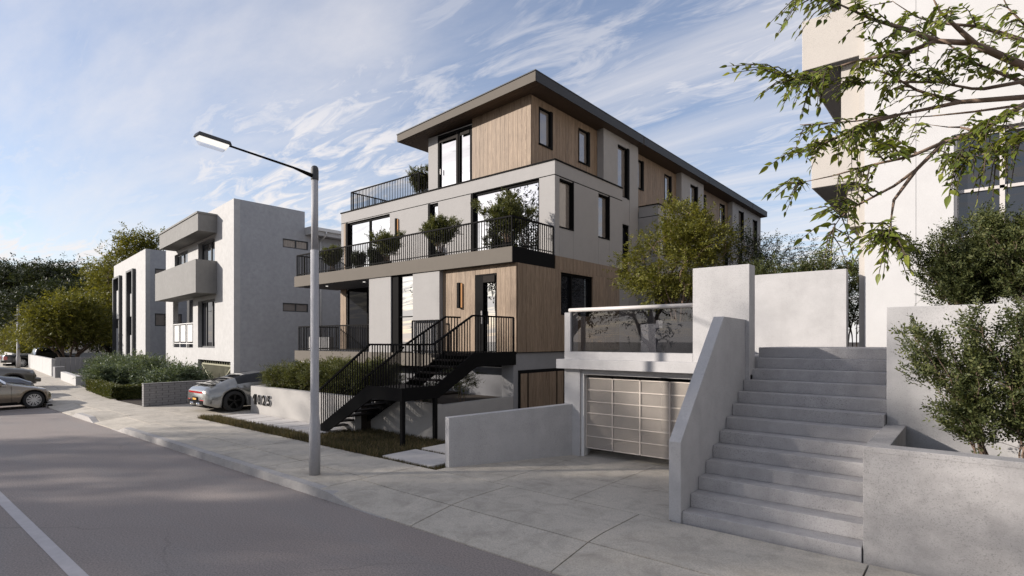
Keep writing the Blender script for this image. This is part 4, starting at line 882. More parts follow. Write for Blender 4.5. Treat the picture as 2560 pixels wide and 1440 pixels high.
# ------------------------------------------------------------------ street lamps
def lamp(label):
    t = thing('street_lamp', (-9.29, 5.53, TOP), label, 'street lamp', 'street lamps along the kerb')
    c = (-9.29, 5.53, TOP)
    MB().lathe(c, [(0.098, 0), (0.098, 0.86), (0.092, 0.93), (0.078, 1.06), (0.075, 1.10), (0.073, 4.10)], 24).build('base_column', 'lamp_paint', t, smooth=True)
    MB().lathe(c, [(0.062, 4.08), (0.060, 5.45)], 24).build('upper_column', 'lamp_paint', t, smooth=True)
    MB().lathe(c, [(0.066, 5.38), (0.068, 5.40), (0.068, 5.56), (0.060, 5.61), (0.04, 5.635), (0.01, 5.645)], 24).build('cap', 'dark_cap', t, smooth=True)
    ay = 5.48
    MB().tube((c[0], ay, 5.60), (c[0], 5.12, 5.66), 0.038, 0.020, 10).tube((c[0], 5.12, 5.66), (c[0], 3.95, 5.755), 0.020, 0.016, 10).build('arm', 'black_metal', t, smooth=True)
    x = c[0]; hd = MB().add([(x-0.10, 4.02, 5.735), (x+0.10, 4.02, 5.735), (x+0.10, 3.50, 5.77), (x-0.10, 3.50, 5.77), (x-0.085, 4.0, 5.80), (x+0.085, 4.0, 5.80), (x+0.085, 3.53, 5.835), (x-0.085, 3.53, 5.835)], [(3, 2, 1, 0), (4, 5, 6, 7), (0, 1, 5, 4), (1, 2, 6, 5), (2, 3, 7, 6), (3, 0, 4, 7)]).build('lamp_head', 'dark_cap', t, bevel=0.012)
    MB().add([(x-0.075, 3.97, 5.70), (x+0.075, 3.97, 5.70), (x+0.075, 3.54, 5.728), (x-0.075, 3.54, 5.728), (x-0.08, 3.98, 5.737), (x+0.08, 3.98, 5.737), (x+0.08, 3.53, 5.767), (x-0.08, 3.53, 5.767)], [(3, 2, 1, 0), (4, 5, 6, 7), (0, 1, 5, 4), (1, 2, 6, 5), (2, 3, 7, 6), (3, 0, 4, 7)]).build('lens', 'lamp_glow', hd)
    MB().add([(x-0.065, 3.93, 5.635), (x+0.065, 3.93, 5.635), (x+0.065, 3.57, 5.66), (x-0.065, 3.57, 5.66), (x-0.088, 3.985, 5.736), (x+0.088, 3.985, 5.736), (x+0.088, 3.52, 5.768), (x-0.088, 3.52, 5.768)], [(3, 2, 1, 0), (0, 1, 5, 4), (1, 2, 6, 5), (2, 3, 7, 6), (3, 0, 4, 7)]).build('clear_cover', 'clear_cover', hd)
    return t
lamp1 = lamp('tall grey street lamp before the house, its lit head over the road')
lamp2 = dup(lamp1, (-56.4, 4.55, 0), 'distant grey street lamp at the far end of the pavement')
lamp2.scale = (1.6, 1.6, 1.0)
# ------------------------------------------------------------------ cars
def interp(tab, s):
    for (a, va), (b, vb) in zip(tab, tab[1:]):
        if a <= s <= b:
            t = (s-a)/(b-a) if b > a else 0; t = t*t*(3-2*t)*0.6+t*0.4
            return [x+(y-x)*t for x, y in zip(va, vb)] if isinstance(va, (tuple, list)) else va+(vb-va)*t
    return tab[-1][1] if s > tab[-1][0] else tab[0][1]
def wheel_parts(t, x, y, z, r, w, side, rim, spokes, rimr=0.70):
    """wheel with its axle along x; side +1: the outer face looks to +x"""
    prof = [(r*rimr, -w/2), (r*0.93, -w/2), (r, -w/2*0.75), (r, w/2*0.75), (r*0.93, w/2), (r*rimr, w/2)]
    n = 32; pts = [(x+side*a, y+q*math.cos(6.28318*i/n), z+q*math.sin(6.28318*i/n)) for q, a in prof for i in range(n)]
    fs = [(j*n+i, j*n+(i+1) % n, (j+1)*n+(i+1) % n, (j+1)*n+i) for j in range(5) for i in range(n)]
    ty = MB().add(pts, fs).build('wheel', 'rubber', t, smooth=True)
    m = MB(); ro = r*rimr; xa = x+side*w*0.38
    for q0, q1, xo in ((ro*0.93, ro*1.01, 0.01),):
        pts = [(xa+side*xo, y+q*math.cos(6.28318*i/n), z+q*math.sin(6.28318*i/n)) for q in (q0, q1) for i in range(n)]
        m.add(pts, [(i, (i+1) % n, n+(i+1) % n, n+i) for i in range(n)])
    for k in range(spokes):
        a = 6.28318*k/spokes+0.2
        for off in (-0.07, 0.07):
            d = Vector((0, math.cos(a+off), math.sin(a+off))); d2 = Vector((0, math.cos(a+off*1.7), math.sin(a+off*1.7)))
            m.bar(Vector((xa-side*0.0, y, z))+d*ro*0.16, Vector((xa+side*0.005, y, z))+d2*ro*0.95, 0.02, 0.028)
    m.tube((xa-side*0.02, y, z), (xa+side*0.02, y, z), ro*0.2, ro*0.17, 14); m.build('rim', rim, ty, weld=False)
    MB().tube((x-side*w*0.2, y, z), (x+side*w*0.12, y, z), ro, ro, 24).build('brake_disc', 'arch_black', ty)
def car(name, label, cx, y0, L, tab, paint, wheels, wr, arch, sill, direction=1, zg=0.0, glass_rows=True, rim='alloy', spokes=10, group='cars along the street', cat='car', ww=0.24):
    """body lofted from stations; tab: s -> (half width, shoulder z, shoulder in, top z, top half width); s from the tail (0) to the nose (L)"""
    t = thing(name, (cx, y0, zg), label, cat, group)
    N_ = 96; ss = sorted(set([L*i/N_ for i in range(N_+1)])); rings = []
    def zb(s):
        z = sill(s)
        for wc in wheels:
            d = abs(s-wc)
            if d < arch: z = max(z, zg+wr+math.sqrt(arch*arch-d*d)-0.02)
        return z
    for s in ss:
        hw, zsh, hin, zt, tw = interp(tab, s); b = zb(s); e = 1.0
        nose = min(s, L-s)
        if nose < 0.18: e = 0.80+0.20*math.sqrt(max(0, 1-(1-nose/0.18)**2))
        hw *= e; tw *= e; hin *= e; zm = max(b+0.03, zg+(zsh-zg)*0.62); zs = max(zsh, b+0.10); z2 = max(zt, zs+0.004)
        half = [(hw*0.80, b), (hw*0.965, b), (hw*0.995, min(b+0.05, zm)), (hw, zm), (hw*0.985, zm+(zs-zm)*0.6), (hin, zs), (hin+(tw-hin)*0.30, zs+(z2-zs)*0.34), (hin+(tw-hin)*0.80, zs+(z2-zs)*0.86), (tw*0.93, zs+(z2-zs)*0.965), (tw*0.5, z2), (0, z2+0.008)]
        rings.append((s, half))
    m = MB(); K = len(rings[0][1]); pts = []
    for s, half in rings:
        y = y0+direction*s
        pts += [(cx+x, y, z) for x, z in half]+[(cx-x, y, z) for x, z in half[:-1][::-1]]
    M_ = 2*K-1; fs = []; glass = []
    for i in range(len(rings)-1):
        for j in range(M_-1):
            f = (i*M_+j, i*M_+j+1, (i+1)*M_+j+1, (i+1)*M_+j); fs.append(f)
    fs.append(tuple(range(M_))); fs.append(tuple((len(rings)-1)*M_+j for j in range(M_))[::-1])
    m.add(pts, fs); body = m.build('body', paint, t, smooth=True)
    # glass: skin a few millimetres proud of the body where the cabin stands above the shoulder
    def strip(nm, s0, s1, j0, j1, mat='car_glass', lift=0.006, sides=None):
        if sides is None and j0 < 8: return [strip(nm, s0, s1, j0, j1, mat, lift, (sg,)) for sg in (1, -1)]
        g = MB(); idx = [i for i, (s, h) in enumerate(rings) if s0 <= s <= s1]
        for i, k in zip(idx, idx[1:]):
            for j in range(j0, j1):
                for sg in (sides or (1, -1)):
                    q = []
                    for (a, c) in ((i, j), (i, j+1), (k, j+1), (k, j)):
                        s, h = rings[a]; x, z = h[c]; q.append((cx+sg*(x+lift*(1 if x > 0.02 else 0)), y0+direction*s, z+lift*0.6))
                    g.add(q, [(0, 1, 2, 3)])
        return g.build(nm, mat, t, smooth=True)
    floor = MB().box(cx-interp(tab, L/2)[0]*0.82, cx+interp(tab, L/2)[0]*0.82, min(y0+direction*0.15, y0+direction*(L-0.15)), max(y0+direction*0.15, y0+direction*(L-0.15)), zg+0.16, zg+0.34).build('underbody', 'arch_black', t)
    for wc in wheels:
        MBx = MB(); yy = y0+direction*wc; MBx.box(cx-interp(tab, wc)[0]*0.78, cx+interp(tab, wc)[0]*0.78, yy-arch, yy+arch, zg+0.2, zg+wr+arch*0.86)
        MBx.build('wheel_well', 'arch_black', t)
    for wc in wheels:
        hw = interp(tab, wc)[0]
        for sd in (1, -1): wheel_parts(t, cx+sd*(hw-ww/2-0.015), y0+direction*wc, zg+wr, wr, ww, sd, rim, spokes)
    return t, rings, strip
# silver coupe in the driveway, tail to the street
cx, yT, Lc, zg = -20.46, 7.72, 4.5, TOP
tab = [(0, (0.84, zg+0.66, 0.80, zg+0.74, 0.70)), (0.12, (0.89, zg+0.74, 0.83, zg+0.86, 0.56)), (0.5, (0.93, zg+0.80, 0.84, zg+0.99, 0.52)), (0.95, (0.94, zg+0.82, 0.83, zg+1.13, 0.50)), (1.5, (0.925, zg+0.82, 0.82, zg+1.26, 0.50)), (2.1, (0.90, zg+0.82, 0.81, zg+1.32, 0.52)), (2.6, (0.89, zg+0.82, 0.80, zg+1.25, 0.54)), (3.15, (0.885, zg+0.80, 0.80, zg+0.90, 0.66)), (3.8, (0.885, zg+0.76, 0.82, zg+0.78, 0.62)), (4.3, (0.83, zg+0.62, 0.76, zg+0.64, 0.6)), (4.5, (0.74, zg+0.45, 0.68, zg+0.50, 0.5))]
def sill_c(s): return zg+(0.30-0.12*min(1, s/0.35) if s < 0.35 else 0.18 if s < 4.1 else 0.18+0.1*(s-4.1))
cp_, rings, strip = car('sports_coupe', 'silver sports coupe parked tail-out in the driveway by the number wall', cx, yT, Lc, tab, 'car_silver', (0.90, 3.32), 0.36, 0.425, sill_c, 1, zg, rim='black_alloy', spokes=5, group='parked cars', ww=0.28)
strip('side_window', 1.05, 2.95, 6, 8); strip('rear_window', 0.62, 1.35, 8, 10); strip('windscreen', 2.62, 3.12, 8, 10); strip('engine_grille', 0.22, 0.50, 9, 10, 'arch_black', 0.008)
def rearbar(name, mat, x0, x1, z0, z1, y0_, y1_, bow=0.10):
    m = MB(); n = 14
    for i in range(n):
        a = x0+(x1-x0)*i/n; b = x0+(x1-x0)*(i+1)/n; f = lambda x: bow*abs((x-cx)/0.86)**7
        m.add([(a, y0_+f(a), z0), (b, y0_+f(b), z0), (b, y0_+f(b), z1), (a, y0_+f(a), z1), (a, y1_+f(a), z0), (b, y1_+f(b), z0), (b, y1_+f(b), z1), (a, y1_+f(a), z1)], [(0, 1, 2, 3), (4, 7, 6, 5), (0, 4, 5, 1), (3, 2, 6, 7)]+([(0, 3, 7, 4)] if i == 0 else [])+([(1, 5, 6, 2)] if i == n-1 else []))
    return m.build(name, mat, cp_, weld=False)
rearbar('light_bar', 'tail_red', cx-0.80, cx+0.80, zg+0.665, zg+0.725, yT-0.012, yT+0.2, 0.20); rearbar('bumper_insert', 'arch_black', cx-0.74, cx+0.74, zg+0.29, zg+0.42, yT-0.02, yT+0.2, 0.16); rearbar('reflector', 'tail_red', cx+0.40, cx+0.74, zg+0.425, zg+0.455, yT-0.024, yT+0.2, 0.16); rearbar('reflector', 'tail_red', cx-0.74, cx-0.40, zg+0.425, zg+0.455, yT-0.024, yT+0.2, 0.16)
boxpart('number_plate', 'arch_black', cp_, cx-0.19, cx+0.19, yT-0.035, yT+0.01, zg+0.40, zg+0.53); boxpart('plate_text', 'plate_amber', cp_, cx-0.14, cx+0.14, yT-0.040, yT-0.036, zg+0.435, zg+0.495)
for sx_ in (-0.32, -0.20, 0.20, 0.32): MB().tube((cx+sx_, yT-0.05, zg+0.30), (cx+sx_, yT+0.2, zg+0.30), 0.05, 0.05, 14).build('exhaust', 'chrome', cp_, smooth=True)
boxpart('spoiler', 'car_silver', cp_, cx-0.60, cx+0.60, yT+0.24, yT+0.42, zg+0.945, zg+0.975); boxpart('mirror', 'car_silver', cp_, cx+0.86, cx+1.03, yT+2.75, yT+2.87, zg+0.86, zg+0.99)
MB().bar((cx+0.885, yT+1.98, zg+0.25), (cx+0.875, yT+1.98, zg+0.84), 0.006, 0.012).build('door_seam', 'arch_black', cp_)
# bronze sedan nose-in at the kerb, seen from its right side
cx2, yN, zg = -28.55, 5.27, 0.0
tab2 = [(0, (0.80, 0.60, 0.74, 0.66, 0.6)), (0.2, (0.88, 0.78, 0.82, 0.94, 0.6)), (0.75, (0.92, 0.90, 0.86, 1.02, 0.62)), (1.5, (0.925, 0.91, 0.85, 1.36, 0.60)), (2.1, (0.925, 0.91, 0.85, 1.44, 0.60)), (2.65, (0.925, 0.90, 0.85, 1.38, 0.60)), (3.35, (0.92, 0.86, 0.86, 0.94, 0.68)), (3.9, (0.91, 0.78, 0.85, 0.84, 0.66)), (4.3, (0.87, 0.70, 0.80, 0.74, 0.64)), (4.5, (0.78, 0.52, 0.70, 0.56, 0.58))]
sill2 = lambda s: 0.24 if 0.3 < s < 4.4 else 0.30
sd, rings2, strip2 = car('sedan', 'bronze sedan parked nose-in at the kerb, nearest the camera at the edge of the frame', cx2, yN-4.5, 4.5, tab2, 'car_bronze', (0.98, 3.93), 0.325, 0.375, sill2, 1, 0.0, spokes=10, group='parked cars')
strip2('side_window', 1.0, 3.15, 6, 8); strip2('windscreen', 2.7, 3.3, 8, 10); strip2('rear_window', 0.8, 1.45, 8, 10)
def at(s): return yN-4.5+s
mbx = MB()
for s in (1.30, 2.35, 3.28): mbx.bar((cx2+0.928, at(s), 0.28), (cx2+0.905, at(s), 0.93), 0.006, 0.010)
mbx.build('door_seams', 'arch_black', sd, weld=False)
for s in (1.5, 2.5): MB().box(cx2+0.915, cx2+0.945, at(s), at(s)+0.2, 0.80, 0.825).build('door_handle', 'chrome', sd)
MB().box(cx2+0.88, cx2+0.90, at(1.05), at(3.15), 0.915, 0.932).build('window_trim', 'chrome', sd); MB().box(cx2+0.86, cx2+1.09, at(2.85), at(2.99), 0.90, 1.03).build('mirror', 'car_bronze', sd, bevel=0.03)
MB().box(cx2+0.55, cx2+0.815, at(4.18), at(4.36), 0.58, 0.69).build('headlight', 'head_lens', sd, bevel=0.03); MB().box(cx2-0.815, cx2-0.55, at(4.18), at(4.36), 0.58, 0.69).build('headlight', 'head_lens', sd, bevel=0.03)
MB().box(cx2-0.5, cx2+0.5, at(4.44), at(4.49), 0.38, 0.56).build('radiator_grille', 'arch_black', sd); MB().box(cx2-0.78, cx2+0.78, at(4.38), at(4.53), 0.22, 0.29).build('bumper_lip', 'chrome', sd, bevel=0.02)
boxpart('side_skirt', 'arch_black', sd, cx2+0.86, cx2+0.915, at(1.4), at(3.45), 0.20, 0.28)
# slate hatchback beyond the sedan
tab3 = [(0, (0.80, 0.7, 0.74, 0.9, 0.6)), (0.25, (0.88, 0.92, 0.82, 1.30, 0.58)), (1.2, (0.90, 0.95, 0.83, 1.50, 0.6)), (2.2, (0.90, 0.94, 0.83, 1.46, 0.6)), (3.0, (0.90, 0.92, 0.84, 1.06, 0.66)), (3.7, (0.88, 0.86, 0.83, 0.96, 0.64)), (4.15, (0.83, 0.72, 0.77, 0.78, 0.6)), (4.3, (0.74, 0.55, 0.68, 0.6, 0.5))]
hb, r3, s3 = car('hatchback', 'slate blue car half hidden between the sedan and the taupe off-roader', -33.0, 1.25, 4.3, tab3, 'car_slate', (0.85, 3.45), 0.32, 0.37, lambda s: 0.26, 1, 0.0, group='parked cars')
s3('side_window', 0.5, 2.8, 6, 8); s3('windscreen', 2.3, 2.95, 8, 10)
# taupe off-roader behind
tab4 = [(0, (0.88, 0.9, 0.84, 1.0, 0.7)), (0.15, (0.96, 1.1, 0.90, 1.6, 0.66)), (1.2, (0.98, 1.12, 0.90, 1.78, 0.68)), (2.6, (0.98, 1.12, 0.90, 1.74, 0.68)), (3.3, (0.98, 1.10, 0.90, 1.24, 0.76)), (4.2, (0.97, 1.04, 0.92, 1.15, 0.74)), (4.65, (0.93, 0.95, 0.88, 1.06, 0.72)), (4.8, (0.86, 0.75, 0.8, 0.8, 0.7))]
ofr, r4, s4 = car('off_roader', 'tall taupe off-roader parked behind the slate blue car', -38.4, 1.72, 4.8, tab4, 'car_taupe', (0.95, 3.85), 0.40, 0.46, lambda s: 0.36, 1, 0.0, group='parked cars')
s4('side_window', 0.4, 3.1, 6, 8); s4('windscreen', 2.65, 3.25, 8, 10)
MB().box(-38.4+0.62, -38.4+0.90, 1.72+4.45, 1.72+4.66, 0.82, 0.98).build('headlight', 'head_lens', ofr, bevel=0.03); MB().box(-38.4-0.9, -38.4+0.9, 1.72+4.68, 1.72+4.95, 0.45, 0.66).build('bumper', 'car_taupe', ofr, bevel=0.05)
# pickup truck at the end of the pavement, tail to the street
zg = 0.1; pcx, pY = -68.55, 9.4
tab5 = [(0, (0.90, zg+1.02, 0.88, zg+1.16, 0.84)), (0.1, (0.97, zg+1.05, 0.94, zg+1.17, 0.86)), (2.2, (1.0, zg+1.05, 0.95, zg+1.17, 0.86)), (2.28, (1.0, zg+1.08, 0.95, zg+1.75, 0.72)), (2.8, (1.0, zg+1.1, 0.94, zg+1.88, 0.72)), (3.9, (1.0, zg+1.1, 0.94, zg+1.86, 0.72)), (4.6, (0.99, zg+1.08, 0.93, zg+1.22, 0.8)), (5.5, (0.97, zg+1.0, 0.9, zg+1.12, 0.78)), (5.7, (0.9, zg+0.8, 0.85, zg+0.9, 0.7))]
pk, r5, s5 = car('pickup_truck', 'dark pickup truck turned into a driveway at the far end of the pavement', pcx, pY, 5.7, tab5, 'car_charcoal', (1.25, 4.7), 0.42, 0.50, lambda s: zg+0.45, 1, zg, group='parked cars', cat='truck')
s5('side_window', 2.5, 4.4, 6, 8)
for sg in (-1, 1): boxpart('tail_light', 'tail_red', pk, pcx+sg*0.86-0.11, pcx+sg*0.86+0.13, pY-0.02, pY+0.22, zg+0.72, zg+1.04)
boxpart('rear_bumper', 'dark_cap', pk, pcx-0.95, pcx+0.95, pY-0.22, pY+0.05, zg+0.48, zg+0.66, bevel=0.03)
# ------------------------------------------------------------------ planting
BR = {'A': (0.03, [(0.511, 4.717, 4.106), (0.329, 4.566, 4.165), (0.219, 4.475, 4.224), (0.074, 4.354, 4.307), (-0.017, 4.278, 4.359), (-0.184, 4.204, 4.398), (-0.318, 4.158, 4.359), (-0.551, 4.029, 4.335), (-0.675, 3.991, 4.315), (-0.89, 3.877, 4.265)]), 'B': (0.016, [(-0.184, 4.204, 4.398), (-0.318, 4.158, 4.493), (-0.494, 4.077, 4.587), (-0.655, 4.007, 4.707), (-0.771, 3.911, 4.799)]), 'C': (0.017, [(0.001, 4.293, 4.349), (-0.07, 4.104, 4.381), (-0.153, 3.905, 4.426), (-0.196, 3.869, 4.537)]), 'D': (0.02, [(0.573, 5.289, 4.328), (0.368, 5.119, 4.54), (0.124, 4.915, 4.641), (0.001, 4.813, 4.684), (-0.206, 4.707, 4.736), (-0.313, 4.682, 4.805), (-0.439, 4.578, 4.914)]), 'E': (0.021, [(0.557, 5.146, 4.023), (0.319, 4.948, 4.199), (0.2, 4.849, 4.286), (0.001, 4.683, 4.385), (-0.14, 4.631, 4.54), (-0.305, 4.559, 4.694)]), 'F': (0.018, [(0.496, 4.9, 4.211), (0.305, 4.741, 4.221), (0.201, 4.654, 4.196), (0.039, 4.52, 4.157), (-0.018, 4.472, 4.157), (-0.192, 4.393, 4.222), (-0.346, 4.264, 4.285), (-0.462, 4.168, 4.335)]), 'F2': (0.01, [(-0.192, 4.393, 4.222), (-0.385, 4.232, 4.222), (-0.567, 4.146, 4.235)]), 'G': (0.021, [(0.526, 4.86, 4.09), (0.226, 4.61, 4.083), (-0.075, 4.425, 4.075), (-0.208, 4.314, 4.038), (-0.385, 4.232, 4.014), (-0.586, 4.13, 3.996), (-0.873, 3.957, 3.992)]), 'G2': (0.012, [(-0.075, 4.425, 4.075), (-0.211, 4.377, 4.139), (-0.288, 4.312, 4.172), (-0.404, 4.216, 4.26), (-0.537, 4.171, 4.347), (-0.549, 4.096, 4.373)]), 'H': (0.013, [(-0.385, 4.232, 4.014), (-0.559, 4.088, 3.946), (-0.675, 3.991, 3.87), (-0.802, 3.951, 3.82), (-0.89, 3.877, 3.774)]), 'I': (0.015, [(0.588, 5.432, 4.157), (0.253, 5.153, 4.206), (-0.02, 4.926, 4.157), (-0.229, 4.752, 4.129), (-0.424, 4.655, 4.133)]), 'J': (0.022, [(0.53, 4.603, 4.163), (0.319, 4.427, 4.026), (0.213, 4.339, 3.952), (0.019, 4.178, 3.796), (-0.142, 4.109, 3.756), (-0.286, 3.99, 3.675), (-0.472, 3.9, 3.639), (-0.654, 3.748, 3.573), (-0.793, 3.697, 3.552)]), 'K': (0.012, [(-0.142, 4.109, 3.756), (-0.268, 4.004, 3.593), (-0.366, 3.922, 3.5), (-0.563, 3.824, 3.384), (-0.618, 3.778, 3.324), (-0.672, 3.733, 3.218)]), 'L': (0.011, [(-0.268, 4.004, 3.593), (-0.361, 3.862, 3.406), (-0.373, 3.852, 3.302), (-0.384, 3.843, 3.199)]), 'M': (0.008, [(0.019, 4.178, 3.796), (-0.072, 4.233, 3.862), (-0.126, 4.187, 3.862), (-0.239, 4.158, 3.9)]), 'N': (0.012, [(0.464, 4.288, 3.721), (0.266, 4.123, 3.721), (0.133, 4.013, 3.635), (0.001, 3.968, 3.609), (-0.102, 3.948, 3.603)]), 'O': (0.015, [(0.526, 4.86, 4.529), (0.301, 4.673, 4.432), (0.226, 4.61, 4.529), (0.151, 4.548, 4.627), (0.114, 4.517, 4.724)])}
